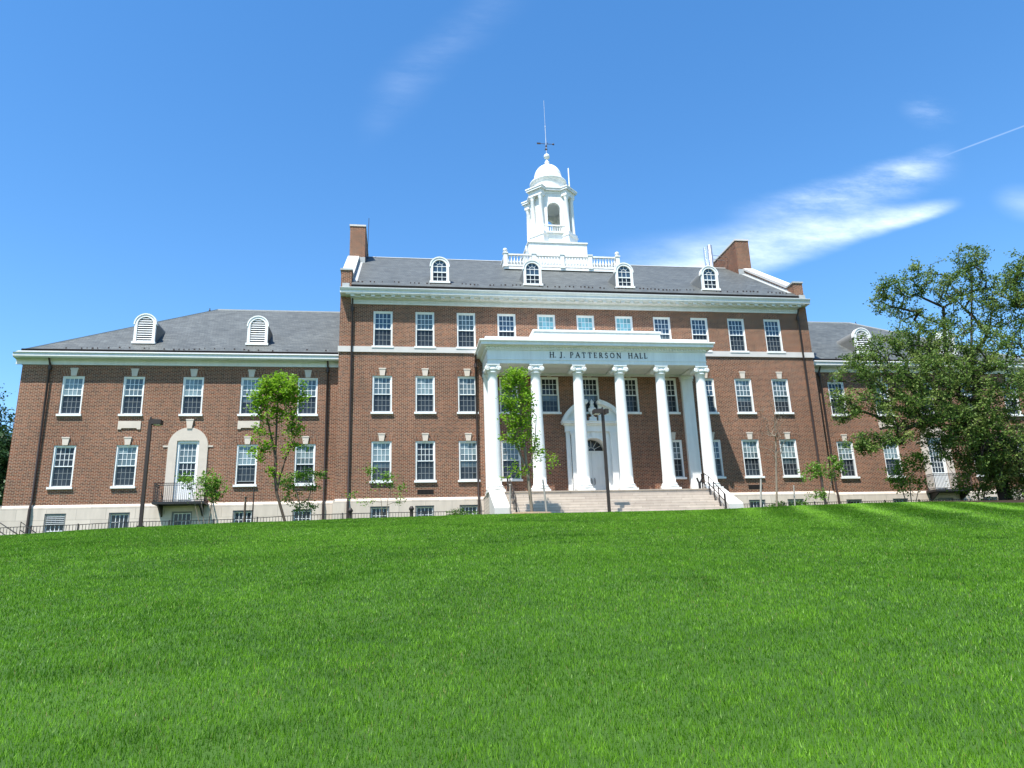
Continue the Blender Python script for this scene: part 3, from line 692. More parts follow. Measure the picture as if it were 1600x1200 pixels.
# carved letters on the frieze
def stroke(pts, w, closed=False): return [(pts[i], pts[i+1], w) for i in range(len(pts)-1)]
def arc(cx, cz, rx, rz, a0, a1, n=10): return [(cx+rx*math.cos(R_(a0+(a1-a0)*i/n)), cz+rz*math.sin(R_(a0+(a1-a0)*i/n))) for i in range(n+1)]
TH, TN = .15, .075
def serif(x, z): return [((x-.11, z), (x+.11, z), .05)]
GL = {
 'H': (.80, stroke([(.12, 0), (.12, 1)], TH)+stroke([(.68, 0), (.68, 1)], TH)+stroke([(.12, .52), (.68, .52)], TN)+serif(.12, .02)+serif(.12, .98)+serif(.68, .02)+serif(.68, .98)),
 'J': (.42, stroke([(.28, 1), (.28, .12)]+arc(.14, .1, .14, .16, 0, -150, 6), TH)+serif(.28, .98)),
 'P': (.60, stroke([(.12, 0), (.12, 1)], TH)+stroke([(.12, .97)]+arc(.30, .73, .24, .24, 90, -90)+[(.12, .49)], .1)+serif(.12, .02)),
 'A': (.80, stroke([(.06, 0), (.40, 1)], TN)+stroke([(.40, 1), (.74, 0)], TH)+stroke([(.2, .36), (.6, .36)], TN)+serif(.06, .02)+serif(.74, .02)),
 'T': (.70, stroke([(.35, 0), (.35, 1)], TH)+stroke([(.04, .96), (.66, .96)], TN)+serif(.35, .02)+stroke([(.05, .96), (.03, .8)], .06)+stroke([(.65, .96), (.67, .8)], .06)),
 'E': (.58, stroke([(.12, 0), (.12, 1)], TH)+stroke([(.04, .96), (.5, .96)], TN)+stroke([(.12, .52), (.44, .52)], TN)+stroke([(.04, .04), (.54, .04)], TN)+stroke([(.54, .04), (.56, .18)], .06)+stroke([(.5, .96), (.51, .82)], .06)),
 'R': (.68, stroke([(.12, 0), (.12, 1)], TH)+stroke([(.12, .97)]+arc(.30, .75, .22, .22, 90, -90)+[(.12, .53)], .1)+stroke([(.3, .52), (.64, .02)], TH)+serif(.12, .02)),
 'S': (.54, stroke(arc(.27, .74, .19, .23, 20, 250, 10)[:-1]+arc(.27, .26, .21, .25, 70, -160, 10), .12)),
 'O': (.86, stroke(arc(.43, .5, .36, .46, 0, 360, 22), .12)),
 'N': (.84, stroke([(.12, 0), (.12, 1)], TN)+stroke([(.1, 1), (.72, .0)], TH)+stroke([(.72, 0), (.72, 1)], TN)+serif(.12, .02)+serif(.12, .98)+serif(.72, .98)),
 'L': (.58, stroke([(.12, 0), (.12, 1)], TH)+stroke([(.04, .04), (.52, .04)], TN)+stroke([(.52, .04), (.55, .2)], .06)+serif(.12, .98)),
 '.': (.2, [((.04, .05), (.15, .05), .11)]),
}
m = MB(); TX0, TX1, TZ, THT = 9.53, 15.04, 6.28, .30
def word(txt, x0, x1):
    tot = sum(GL[c][0] for c in txt); gap = ((x1-x0)/THT-tot)/max(len(txt)-1, 1); x = x0
    for c in txt:
        for (p, q, w) in GL[c][1]:
            p = Vector((x+p[0]*THT, TZ+p[1]*THT)); q = Vector((x+q[0]*THT, TZ+q[1]*THT)); d = (q-p).normalized(); n = Vector((-d.y, d.x))*(w*THT/2); e = d*(.012)
            dp = PY-.022-rnd.random()*.004
            m.prism([tuple(p-n-e), tuple(q-n+e), tuple(q+n+e), tuple(p+n-e)], dp, PY+.0, 'y')
        x += (GL[c][0]+gap)*THT
L_ = TX1-TX0; f_ = lambda t: TX0+L_*t
word('H.', f_(0), f_(.062)); word('J.', f_(.102), f_(.152)); word('PATTERSON', f_(.206), f_(.728)); word('HALL', f_(.803), f_(1))
m.build('lettering', 'letter', pb)

# steps with sloping cheek blocks
m = MB(); NS = 8; rise = (FLOOR+2.42)/NS
for k in range(NS):
    z1 = FLOOR-.03-rise*(k+.0)-.001*k; yb = -2.67-.27*k
    if k: m.box(6.76, mir(6.76), yb, -2.63, -3.2, z1)
stp = m.build('steps', 'granite', pb)
for s in (0, 1):
    x0, x1 = (5.98, 6.755) if not s else (mir(6.755), mir(5.98))
    m = MB(); m.prism([(-2.67, -3.2), (-4.62, -3.2), (-4.62, -2.02), (-4.55, -1.96), (-2.67, FLOOR-.0)], x0, x1, 'x'); m.build('cheek_wall', 'coping', pb)

# ---- main door with broken segmental pediment
dr = MB()
DY = .55
for s in (-1, 1):
    x0, x1 = (CX-.70, CX-.006) if s < 0 else (CX+.006, CX+.70)
    dr.box(x0, x1, DY, DY+.06, FLOOR+.04, 1.55)
    for z0, z1 in ((FLOOR+.2, -.35), (-.2, .45), (.6, 1.4)):
        w = (x1-x0)
        for a_, b_ in ((x0+.12, x1-.12),):
            dr.box(a_, b_, DY-.018, DY, z0, z1); dr.box(a_+.05, b_-.05, DY-.03, DY-.018, z0+.05, z1-.05)
dr.box(CX-.72, CX+.72, DY-.03, DY+.05, 1.551, 1.64)
DOORO = dr.build('front_door', 'white', HALL)
m = MB()
for s in (-1, 1): m.tube([(CX+s*.09, DY-.02, -.28), (CX+s*.09, DY-.09, -.22), (CX+s*.09, DY-.09, .02), (CX+s*.09, DY-.02, .08)], .024, 6)
m.build('handle', 'iron', DOORO)
MB().prism([(CX-.66*math.cos(math.pi*i/16), 1.65+.6*math.sin(math.pi*i/16)) for i in range(17)], DY+.0, DY+.02, 'y').build('fanlight', 'dark', DOORO)
m = MB()
for a_ in range(30, 180, 30): m.tube([(CX+.2*math.cos(R_(a_)), DY-.01, 1.65+.18*math.sin(R_(a_))), (CX+.64*math.cos(R_(a_)), DY-.01, 1.65+.58*math.sin(R_(a_)))], .014, 4)
m.tube([(CX+.2*math.cos(R_(a_)), DY-.01, 1.65+.18*math.sin(R_(a_))) for a_ in range(0, 181, 15)], .014, 4); m.build('sash', 'sash', DOORO)
m = MB(); n = 22
m.ring(rect_path(CX, CX-1.28, CX+1.28, FLOOR+.04, 1.62, 2.62, n), arch_path(CX, .705, FLOOR+.04, 1.62, n, .66), -.10, .02)
m.ring(arch_path(CX, .80, FLOOR+.04, 1.62, n, .76), arch_path(CX, .70, FLOOR+.04, 1.62, n, .655), -.14, -.101)
m.ring(arch_path(CX, .76, FLOOR+.04, 1.62, n, .72), arch_path(CX, .703, FLOOR+.04, 1.62, n, .658), .021, DY+.1)
for s in (-1, 1):
    x = CX+s*1.13; m.box(x-.17, x+.17, -.24, -.101, FLOOR+.3, 2.45); m.box(x-.22, x+.22, -.29, -.101, FLOOR+.04, FLOOR+.3); m.box(x-.2, x+.2, -.27, -.101, 2.45, 2.52); m.box(x-.22, x+.22, -.29, -.101, 2.52, 2.62)
    x = CX+s*1.45; m.box(x-.12, x+.12, -.12, 0, FLOOR+.04, 2.62)
m.box(CX-.12, CX+.12, -.16, -.145, 2.25, 2.6)
m.box(CX-1.62, CX+1.62, -.22, 0, 2.621, 2.98); m.box(CX-1.68, CX+1.68, -.30, 0, 2.98, 3.05); m.box(CX-1.78, CX+1.78, -.42, 0, 3.051, 3.15); m.box(CX-1.82, CX+1.82, -.46, 0, 3.151, 3.2)
for s in (-1, 1):      # curved cornice, open at the middle
    o, i_ = [], []
    for k in range(15):
        a_ = R_(18+(60)*k/14); RR = 1.82/math.cos(R_(18)); zc = 3.2-RR*math.sin(R_(18))
        o.append((CX+s*RR*math.cos(a_), zc+RR*.97*math.sin(a_))); i_.append((CX+s*(RR-.22)*math.cos(a_), zc+(RR-.24)*.97*math.sin(a_)))
    m.ring(o, i_, -.44, -.02)
    tym = [(p[0], p[1]) for p in i_ if p[1] > 3.2]
    tym = [(p[0]-s*0, p[1]) for p in tym]+[(tym[-1][0], 3.2), (tym[0][0], 3.2)]
    m.prism(tym, -.2, -.01, 'y')
    ex, ez = o[-1]; m.lathe([(.02, -.46), (.13, -.46), (.13, -.02), (.02, -.02)], ex-s*.0, 0, 12, True, 'y', ez-.12)
m.build('door_surround', 'white', DOORO)
m = MB(); m.box(CX-.2, CX+.2, -.36, -.04, 3.2, 3.42); m.lathe([(.05, 3.42), (.15, 3.46), (.05, 3.52), (.08, 3.58), (.2, 3.74), (.24, 3.92), (.2, 3.98), (.1, 4.02), (.14, 4.06), (.09, 4.2), (.13, 4.3), (.05, 4.42), (.0, 4.5)], CX, -.2, 16)
m.build('urn', 'white', DOORO)

# ---- cupola
UX, UY = CX, 8.0
cup = MB()
cup.box(UX-2.06, UX+2.06, UY-2.06, UY+2.06, 14.0, 17.22); cup.box(UX-2.12, UX+2.12, UY-2.12, UY+2.12, 17.22, 17.32)
for s in (-1.0, 0, 1.0): cup.box(UX+s*1.37-.02, UX+s*1.37+.02, UY-2.075, UY-2.06, 15.3, 17.2)
CUP = cup.build('cupola', 'white', HALL)
# balustraded deck round its foot
DX0, DX1, DY0, DY1, DZ = 8.42, mir(8.42), 4.98, 11.02, 14.88
MB().box(DX0-.1, DX1+.1, DY0-.1, DY1+.1, DZ-.16, DZ).build('deck', 'white', CUP)
m = MB(); m.box(DX0, DX1, DY0-.02, DY1, DZ-.34, DZ-.161); m.build('deck_joist_shade', 'gap', CUP)  # joists as one slab, the shade under the deck put into its colour
posts = [(x, y) for y in (DY0, DY1) for x in (DX0, 10.35, UX, mir(10.35), DX1)]+[(x, UY) for x in (DX0, DX1)]
pm = MB(); pm.box(-.13, .13, -.13, .13, DZ, DZ+.98); pm.box(-.17, .17, -.17, .17, DZ+.96, DZ+1.03); pm.box(-.16, .16, -.16, .16, DZ, DZ+.14)
pms = pm.mesh('baluster_post', 'white')
bl = MB().lathe([(.02, DZ+1.07), (.07, DZ+1.10)]+[(.15*math.sin(a_), DZ+1.23-.14*math.cos(a_)) for a_ in np.linspace(.5, math.pi-.01, 8)], 0, 0, 12).mesh('ball_finial', 'white')
for x, y in posts:
    o = link('baluster_post', pms, CUP, (x, y, 0))
    if x in (DX0, DX1): o2 = link('ball_finial', bl, CUP, (x, y, 0))
m = MB()
for y in (DY0, DY1): m.box(DX0, DX1, y-.08, y+.08, DZ+.86, DZ+.96); m.box(DX0, DX1, y-.08, y+.08, DZ+.08, DZ+.18)
for x in (DX0, DX1): m.box(x-.08, x+.08, DY0, DY1, DZ+.861, DZ+.961); m.box(x-.08, x+.08, DY0, DY1, DZ+.081, DZ+.181)
bp = [(.035, DZ+.18), (.075, DZ+.30), (.08, DZ+.38), (.035, DZ+.60), (.03, DZ+.7), (.055, DZ+.75), (.05, DZ+.86)]
for y in (DY0, DY1):
    for q in range(1, 38): m.lathe(bp, DX0+q*(DX1-DX0)/38, y, 7)
for x in (DX0, DX1):
    for q in range(1, 27): m.lathe(bp, x, DY0+q*(DY1-DY0)/27, 7)
m.build('balustrade', 'white', CUP)
# open lantern: four arched walls, four diagonal corner blocks with paired columns
K = 1.32; lan = MB(); Z0, Z1 = 17.32, 21.5
def panel(mm, o1, i1, a, b, rot):
    t = MB(); t.ring(o1, i1, a, b)
    c, s = math.cos(rot), math.sin(rot); mm.add([(UX+(x-UX)*c-y*s, UY+(x-UX)*s+y*c, z) for x, y, z in t.v], t.f)
for q in range(4):
    rot = q*math.pi/2
    panel(lan, rect_path(UX, UX-.86, UX+.86, 18.35, 20.28, Z1, 16), arch_path(UX, .46, 18.35, 20.28, 16), -K, -K+.22, rot)
    panel(lan, arch_path(UX, .60, 18.95, 20.28, 16), arch_path(UX, .465, 18.95, 20.28, 16), -K-.05, -K-.001, rot)
lan.box(UX-K, UX+K, UY-K, UY+K, Z0, 18.35); lan.box(UX-K+.23, UX+K-.23, UY-K+.23, UY+K-.23, 21.0, 21.05)
def rbox(mm, ang, d0, d1, hw, z0, z1):
    c, s = math.cos(ang), math.sin(ang); v = []
    for z in (z0, z1):
        for d, w in ((d0, -hw), (d1, -hw), (d1, hw), (d0, hw)): v.append((UX+c*d-s*w, UY+s*d+c*w, z))
    mm.add(v, [(3, 2, 1, 0), (4, 5, 6, 7), (0, 1, 5, 4), (1, 2, 6, 5), (2, 3, 7, 6), (3, 0, 4, 7)])
for q in range(4):
    an = math.pi/4+q*math.pi/2
    rbox(lan, an, .9, 1.86, .57, Z0+.004, 18.12); rbox(lan, an, .9, 1.91, .62, 18.12, 18.25); rbox(lan, an, .9, 1.87, .58, 18.25, 18.42)
    rbox(lan, an, 1.25, 1.535, .36, 18.3, 21.5)
    rbox(lan, an, .9, 1.84, .55, 21.28, 21.62); rbox(lan, an, .9, 1.87, .58, 21.62, 21.68); rbox(lan, an, .8, 1.98, .67, 21.70, 21.84); rbox(lan, an, .8, 2.02, .71, 21.84, 21.93)
lan.prism([(UX+1.46*math.cos(R_(22.5+45*k)), UY+1.46*math.sin(R_(22.5+45*k))) for k in range(8)], 21.501, 21.69, 'z'); lan.prism([(UX+r*math.cos(R_(22.5+45*k)), UY+r*math.sin(R_(22.5+45*k))) for r in (1.62,) for k in range(8)], 21.695, 21.835, 'z'); lan.prism([(UX+1.67*math.cos(R_(22.5+45*k)), UY+1.67*math.sin(R_(22.5+45*k))) for k in range(8)], 21.845, 21.94, 'z')
for q in range(4):
    rot = q*math.pi/2; c, s = math.cos(rot), math.sin(rot)
    for x0, x1, y0, y1, z0, z1 in [(-.78, .78, -K-.16, -K-.02, 18.36, 18.46), (-.78, .78, -K-.16, -K-.02, 18.86, 18.95), (-.78, -.52, -K-.14, -K-.021, 18.46, 18.86), (.52, .78, -K-.14, -K-.021, 18.46, 18.86), (-.08, .08, -K-.1, -K-.051, 20.72, 20.98), (-.66, -.5, -K-.06, -K-.002, 18.95, 20.2), (.5, .66, -K-.06, -K-.002, 18.95, 20.2)]+[(-.46+i*.155-.03, -.46+i*.155+.03, -K-.12, -K-.06, 18.46, 18.86) for i in range(7)]:
        t = MB().box(x0, x1, y0, y1, z0, z1); lan.add([(UX+x*c-y*s, UY+x*s+y*c, z) for x, y, z in t.v], t.f)
lan.build('lantern', 'white', CUP)
m = MB(); m.lathe([(.19, 18.42), (.19, 18.5), (.165, 18.54), (.16, 19.4), (.14, 21.0), (.15, 21.02), (.14, 21.06), (.19, 21.2), (.21, 21.28)], 0, 0, 16); lc = m.mesh('lantern_column', 'white')
for q in range(4):
    an = math.pi/4+q*math.pi/2; c, s = math.cos(an), math.sin(an)
    for w in (-.34, .34): link('lantern_column', lc, CUP, (UX+c*1.66-s*w, UY+s*1.66+c*w, 0))
m = MB(); m.lathe([(1.25, 21.9), (1.22, 22.1), (1.20, 22.75), (1.26, 22.82), (1.34, 22.92), (1.36, 23.0), (1.12, 23.10), (1.06, 23.2), (1.05, 23.45)]+[(1.02*math.cos(a_), 23.45+1.1*math.sin(a_)) for a_ in np.linspace(.02, 1.45, 14)]+[(.1, 24.56)], UX, UY, 40)
m.build('dome', 'white', CUP)
m = MB(); m.lathe([(.3, 24.45), (.24, 24.58), (.12, 24.72), (.2, 24.82), (.1, 24.95), (.07, 25.1)]+[(.22*math.sin(a_), 25.33-.22*math.cos(a_)) for a_ in np.linspace(.3, math.pi-.05, 10)], UX, UY, 18); m.build('dome_finial', 'white', CUP)
m = MB(); m.tube([(UX, UY, 25.5), (UX, UY, 26.9)], .05, 6); m.tube([(UX, UY, 26.85), (UX, UY, 28.0)], .04, 6); m.tube([(UX, UY, 28.0), (UX, UY, 30.2)], .022, 5); m.lathe([(.02, 27.85), (.06, 27.9), (.02, 27.95)], UX, UY, 8)
m.build('aerial', 'steel', CUP)
m = MB(); m.tube([(UX-.62, UY, 26.42), (UX+.58, UY, 26.42)], .022, 5); m.prism([(UX-.7, 26.36), (UX-.42, 26.36), (UX-.42, 26.5), (UX-.7, 26.5)], UY-.01, UY+.01, 'y'); m.lathe([(.02, -.02+UY), (.09, UY), (.02, UY+.02)], UX+.55, 0, 8, True, 'y', 26.42)
m.tube([(UX, UY-.5, 26.2), (UX, UY+.5, 26.2)], .02, 5); m.lathe([(.03, 25.8), (.09, 25.95), (.03, 26.05), (.08, 26.2), (.03, 26.35)], UX, UY, 8); m.build('weather_vane', 'pipe', CUP)
m = MB(); m.tube([(UX+1.42, UY-.7, 21.9), (UX+1.42, UY-.7, 24.0)], .05, 6); m.tube([(UX-2.2, UY-1.9, 16.6), (UX-2.2, UY-1.9, 17.0)], .06, 6); m.build('siren_post', 'white', CUP)

# ------------------------------------------------------------------ handrails, lamps, fences, posts
def handrail(x, label):
    y0, y1 = -2.5, -4.75; zf = lambda y: FLOOR+.0+min(0, (y+2.67)*rise/.27)
    e = empty('handrail', (x, -3.6, zf(-3.6)), label, 'handrail', 'iron handrails of the portico steps'); o = Vector((x, -3.6, zf(-3.6)))
    m = MB(); B = lambda p: tuple(Vector(p)-o)
    ys_ = [y0, -3.05, -3.6, -4.15, y1]
    for h in (.86, .48): m.tube([B((x, y0+.32, zf(y0)+h)), B((x, y0, zf(y0)+h))]+[B((x, y, zf(y)+h)) for y in ys_[1:]]+[B((x, y1-.12, zf(y1)+h-.05)), B((x, y1-.12, zf(y1)+.1 if h > .6 else zf(y1)+h-.1))], .024, 6)
    m.build('rail', 'bronze', e)
    for y in ys_+[y0+.32]: MB().box(x-.022-o.x, x+.022-o.x, y-.022-o.y, y+.022-o.y, zf(y)-.18-o.z, zf(y)+.87-o.z).build('post', 'bronze', e)
handrail(7.0, 'dark two bar handrail of the portico steps, beside the young leafy tree')
handrail(mir(7.0), 'dark two bar handrail of the portico steps, the one with no tree before it')

def lamp(px, py, tx, ty, Y, heads, label):
    b = at(px, py, Y); b.z = tz(b.x, Y)-.02; t = at(tx, ty, Y); H = t.z-b.z
    e = empty('lamp_post', b, label, 'lamp post', 'square dark lamp posts on the lawn edge')
    m = MB(); m.box(-.066, .066, -.066, .066, .06, H-.02); m.build('pole', 'bronze', e)
    m = MB(); m.box(-.15, .15, -.15, .15, -.1, .05); m.box(-.12, .12, -.12, .12, .05, .1); m.build('base_plate', 'bronze', e)
    for s, l in heads:
        m = MB(); m.prism([(s*.09, H-.26), (s*.12, H-.26), (s*(.12+l), H-.24), (s*(.12+l), H-.05), (s*(.12), H-.02), (s*.09, H-.02)], -.2, .2, 'y')
        h = m.build('lamp_head', 'bronze', e); a_ = sorted((s*.17, s*(.07+l))); MB().box(a_[0], a_[1], -.16, .16, H-.268, H-.255).build('lens', 'lens', h)
    m = MB(); m.lathe([(.03, H-.02), (.05, H+.06), (.02, H+.12)], 0, 0, 8); m.build('photocell', 'bronze', e)
lamp(219, 826, 232, 655, -6.3, ((1, .36),), 'square dark lamp post before the left wing, its lamp head turned to the right')
lamp(952, 798, 938, 639, -5.4, ((-1, .36), (1, .14)), 'square dark lamp post at the foot of the portico steps')
# sign arm on the left lamp post is part of it
def fence(x0, x1, Y, ztop, label):
    e = empty('iron_fence', ((x0+x1)/2, Y, tz((x0+x1)/2, Y)), label, 'fence', 'low iron fences along the foot of the hall'); o = e.location
    m = MB(); n = int((x1-x0)/1.0); L = [(x0+(x1-x0)*i/n) for i in range(n+1)]
    for dz in (0, -.72): m.tube([(x-o.x, 0, ztop(x)+dz-o.z) for x in L], .02, 4, False)
    m.build('rail', 'iron', e); m = MB()
    for i in range(int((x1-x0)/.14)): x = x0+i*.14; m.box(x-.009-o.x, x+.009-o.x, -.009, .009, ztop(x)-.72-o.z, ztop(x)+.0-o.z)
    m.build('picket_panel', 'iron', e)
    for i in range(0, n+1, 2): x = L[i]; MB().box(x-.025-o.x, x+.025-o.x, -.025, .025, tz(x, Y)-.2-o.z, ztop(x)+.05-o.z).build('post', 'iron', e)
fz = lambda x: float(np.interp(x, [-17.5, -16.4, -13.2, -11.6, -6.5, -2.9, .75, 5.6, 19.5, 24, 32, 42], [-2.33, -2.26, -2.2, -2.13, -2.1, -1.95, -1.92, -1.93, -1.82, -1.80, -1.78, -1.8]))
fence(-17.3, 5.75, -2.4, fz, 'long low black iron fence between the left lamp post and the portico steps')
fence(19.6, 41.5, -2.4, fz, 'low black iron fence right of the steps, running behind the big magnolia')
p = at(18, 832, -4.2); z = tz(p.x, -4.2)
e = empty('stair_rail', (p.x, -4.2, z), 'small black iron stair rail slanting down at the far left end of the fence', 'handrail')
m = MB(); m.tube([(-.55, 0, -.1), (-.55, 0, .85), (.35, 0, .25), (.35, 0, -.2)], .03, 6); m.tube([(-.55, 0, .5), (.3, 0, -.05)], .022, 6); m.build('rail', 'iron', e)
m = MB(); m.tube([(.1, .5, -.1), (.1, .5, .9), (.9, .5, .3), (.9, .5, -.2)], .03, 6); m.tube([(.1, .5, .55), (.9, .5, 0)], .022, 6); m.build('rail', 'iron', e)

def post(name, px, py, ptop, Y, r, mat, label, cat, lean=0, plate=None, group=None):
    b = at(px, py, Y); b.z = tz(b.x, Y)-.05; t = at(px+lean, ptop, Y); d = t-b
    m = MB(); m.tube([(0, 0, -.1), tuple(d*.5), tuple(d)], [r, r*.95, r*.85], 8)
    if plate: m.lathe([(r*1.5, d.z*.97), (r*1.5, d.z*.99), (r*.6, d.z+.02)], d.x, d.y, 8)
    o = m.build(name, mat); o.location = b; tag(o, label, cat, group); return o
post('tree_stake', 381, 819, 776, -6.1, .05, 'bark', 'short brown stake close to the slanting trunk of the left young tree', 'stake', 3, True, 'stakes beside the trees')
post('tree_stake', 394, 819, 760, -5.9, .03, 'bronze', 'tall thin dark stake left of the left young tree', 'stake', 3, None, 'stakes beside the trees')
post('tree_stake', 855, 806, 749, -6.2, .05, 'wood', 'grey leaning stake beside the young tree before the portico', 'stake', -7, None, 'stakes beside the trees')
post('tree_stake', 1242, 791, 758, -5.2, .035, 'wood', 'thin grey stake among low shrubs right of the bare tree', 'stake', -2, None, 'stakes beside the trees')
post('sign_post', 797, 806, 757, -5.3, .035, 'wood', 'thin grey post in front of the left stair cheek', 'post', 0, True)
post('marker_post', 1189, 799, 746, -6.2, .05, 'wood', 'pale grey marker post left of the bare leafless tree', 'post', 0, True)
for px, py, lab in ((547, 812, 'stubby dark bollard beside the downpipe at the wing corner'), (643, 809, 'stubby dark bollard between two basement windows left of the shrubs')):
    b = at(px, py, -4.6); b.z = tz(b.x, -4.6)
    m = MB(); m.lathe([(.11, -.1), (.11, .1), (.085, .14), (.08, .5), (.12, .56), (.12, .62), (.05, .72)], 0, 0, 12); o = m.build('bollard', 'bronze'); o.location = b; tag(o, lab, 'bollard', 'stubby dark bollards')
b = at(1094, 766, -.75); b.z = FLOOR+.03
e = empty('standpipe', b, 'small dark blue standpipe with forked head by the right pilaster of the portico', 'standpipe')
m = MB(); m.tube([(0, 0, 0), (0, 0, .62)], .075, 10); m.lathe([(.14, 0), (.14, .03), (.08, .06)], 0, 0, 12); m.build('riser', 'letter', e)
m = MB()
for s in (-1, 1): m.tube([(0, 0, .5), (s*.1, -.06, .68), (s*.16, -.1, .82)], .05, 8)
m.build('outlet', 'letter', e)

# ------------------------------------------------------------------ trees and shrubs
def skeleton(trunks, targets, seed, seg=.45, droop=0., wig=.12):
    """trunks: list of point lists (first from the ground). Each target is joined to the nearest limb by a bent twig."""
    g = np.random.default_rng(seed); pos, par = [], []
    def path(p0, pts):
        last = p0
        for p in pts: pos.append(np.array(p, float)); par.append(last); last = len(pos)-1
        return last
    for t in trunks:
        q = []; t = [np.array(p, float) for p in t]
        for a, b in zip(t[:-1], t[1:]):
            n = max(1, int(np.linalg.norm(b-a)/seg)); q += [a+(b-a)*k/n for k in range(n)]
        q.append(t[-1])
        st = -1
        if pos:
            d = np.linalg.norm(np.array(pos)-q[0], axis=1); st = int(d.argmin()); q = q[1:]
        path(st, q)
    lock = len(pos); z0 = min(p[2] for p in pos); zmin = z0+.22*(max(p[2] for p in pos)-z0)
    targets = np.asarray(targets); c = np.array(pos).mean(0)
    order = np.argsort(np.linalg.norm(targets-c, axis=1)); tips = []
    for k in order:
        T = targets[k]; A = np.array(pos); d = A-T; dist = np.sqrt((d[:, :2]**2).sum(1)*1.15+d[:, 2]**2)
        dist = dist+np.where(A[:, 2] > T[2]-.1, .9*(A[:, 2]-T[2]+.1), 0)+np.where(A[:, 2] < zmin, 3, 0)
        i = int(dist.argmin()); a = pos[i]; L = np.linalg.norm(T-a)
        n = max(1, int(L/seg)); prev = a-pos[par[i]] if par[i] >= 0 else np.array([0, 0, 1.]); prev = prev/(np.linalg.norm(prev)+1e-9)
        mid = a+(T-a)*.45+prev*L*.12+g.normal(0, wig*.5, 3)*L*.5+np.array([0, 0, droop*L])
        pts = []
        for q in range(1, n+1):
            t = q/n; pts.append((1-t)**2*a+2*t*(1-t)*mid+t*t*T+(g.normal(0, wig*.12, 3)*min(L, 1) if q < n else 0))
        tips.append(path(i, pts))
    pos = np.array(pos); par = np.array(par); w = np.zeros(len(pos)); w[tips] = 1
    has = np.zeros(len(pos), bool); has[par[par >= 0]] = True; w[~has] = np.maximum(w[~has], 1)
    for i in range(len(pos)-1, -1, -1):
        if par[i] >= 0: w[par[i]] += w[i]
    return pos, par, w, np.array(tips), lock
def limbs(pos, par, w, r_tip, expo, o, trunk_r=None, lock=0):
    mb = MB(); r = r_tip*w**expo
    if trunk_r: r = np.minimum(r, trunk_r)
    kids = {}
    for i, p in enumerate(par): kids.setdefault(int(p), []).append(i)
    done = np.zeros(len(pos), bool)
    for i in range(len(pos)):
        if done[i]: continue
        chain = [i]; done[i] = True; j = i
        while j in kids:
            k = max(kids[j], key=lambda q: w[q])
            if done[k]: break
            chain.append(k); done[k] = True; j = k
        pts = [pos[c]-o for c in chain]; rs = [r[c] for c in chain]
        if par[i] >= 0: pts.insert(0, pos[par[i]]-o); rs.insert(0, r[i])
        if len(pts) > 1: mb.tube(pts, rs, 6 if rs[0] > .03 else 4)
    return mb
def leaves(name, mat, centers, sig, per, size, seed, o, parent, up=.5, aspect=.55, jitter=.35, gaps=0.):
    g = np.random.default_rng(seed); c = np.repeat(np.asarray(centers), per, 0); n = len(c)
    c = c+g.normal(0, 1, (n, 3))*np.array(sig)
    if gaps:
        q = .5+.25*(np.sin(c[:, 0]*2.3+seed)+np.sin(c[:, 2]*2.9+c[:, 1]*1.7)); c = c[g.random(n) < 1-gaps*q]; n = len(c)
    nrm = g.normal(0, 1, (n, 3)); nrm[:, 2] = np.abs(nrm[:, 2])*.8+up; nrm /= np.linalg.norm(nrm, axis=1)[:, None]
    t = np.cross(nrm, g.normal(0, 1, (n, 3))); t /= np.linalg.norm(t, axis=1)[:, None]; b = np.cross(nrm, t)
    L = (size*(1+jitter*(g.random(n)*2-1)))[:, None]; w = L*aspect*.5; c = c-np.array(o)
    v = np.stack([c-t*L*.5, c+b*w+t*L*.05-nrm*w*.25, c+t*L*.5-nrm*L*.1, c-b*w+t*L*.05-nrm*w*.25], 1).reshape(-1, 3)
    ob = link(name, np_mesh(name, v, np.arange(4*n).reshape(-1, 4), mat), parent); return ob
def blobs(items, seed):
    """crown masses given by photo pixel, pixel half-sizes, distance plane and depth half-size in metres -> random points"""
    g = np.random.default_rng(seed); out = []
    for px, py, rx, rz, Y, ry, n in items:
        c = at(px, py, Y); m = (Vector(EYE)-c).length/F_PX*.97
        d = g.normal(0, 1, (n, 3)); d /= np.linalg.norm(d, axis=1)[:, None]; d *= (g.random(n)**(1/2.6))[:, None]
        out.append(np.array(c)+d*np.array([rx*m, ry, rz*m*1.03]))
    return np.concatenate(out)
def tree(name, label, trunks, items, seed, mats, leaf, r_tip=.008, expo=.46, trunk_r=None, seg=.4, sig=(.2, .2, .16), per=14, cat='tree', group=None, droop=.0, wig=.12, up=.5, aspect=.55, extra=None, gaps=0.):
    T = blobs(items, seed); pos, par, w, tips, lock = skeleton(trunks, T, seed, seg, droop, wig)
    o = pos[0].copy(); e = empty(name, o, label, cat, group)
    limbs(pos, par, w, r_tip, expo, o, trunk_r).build('trunk', mats[0], e)
    if per:
        pr = par[tips]; pts = np.concatenate([pos[tips], .5*(pos[tips]+pos[np.maximum(pr, 0)])])
        if extra is not None: pts = np.concatenate([pts, blobs(extra, seed+1)])
        leaves('crown', mats[1], pts, sig, per, leaf, seed+5, o, e, up, aspect, gaps=gaps)
    return e
def base(px, py, Y, sink=.08):
    p = at(px, py, Y); return (p.x, p.y, tz(p.x, p.y)-sink)
A = lambda px, py, Y: tuple(at(px, py, Y))

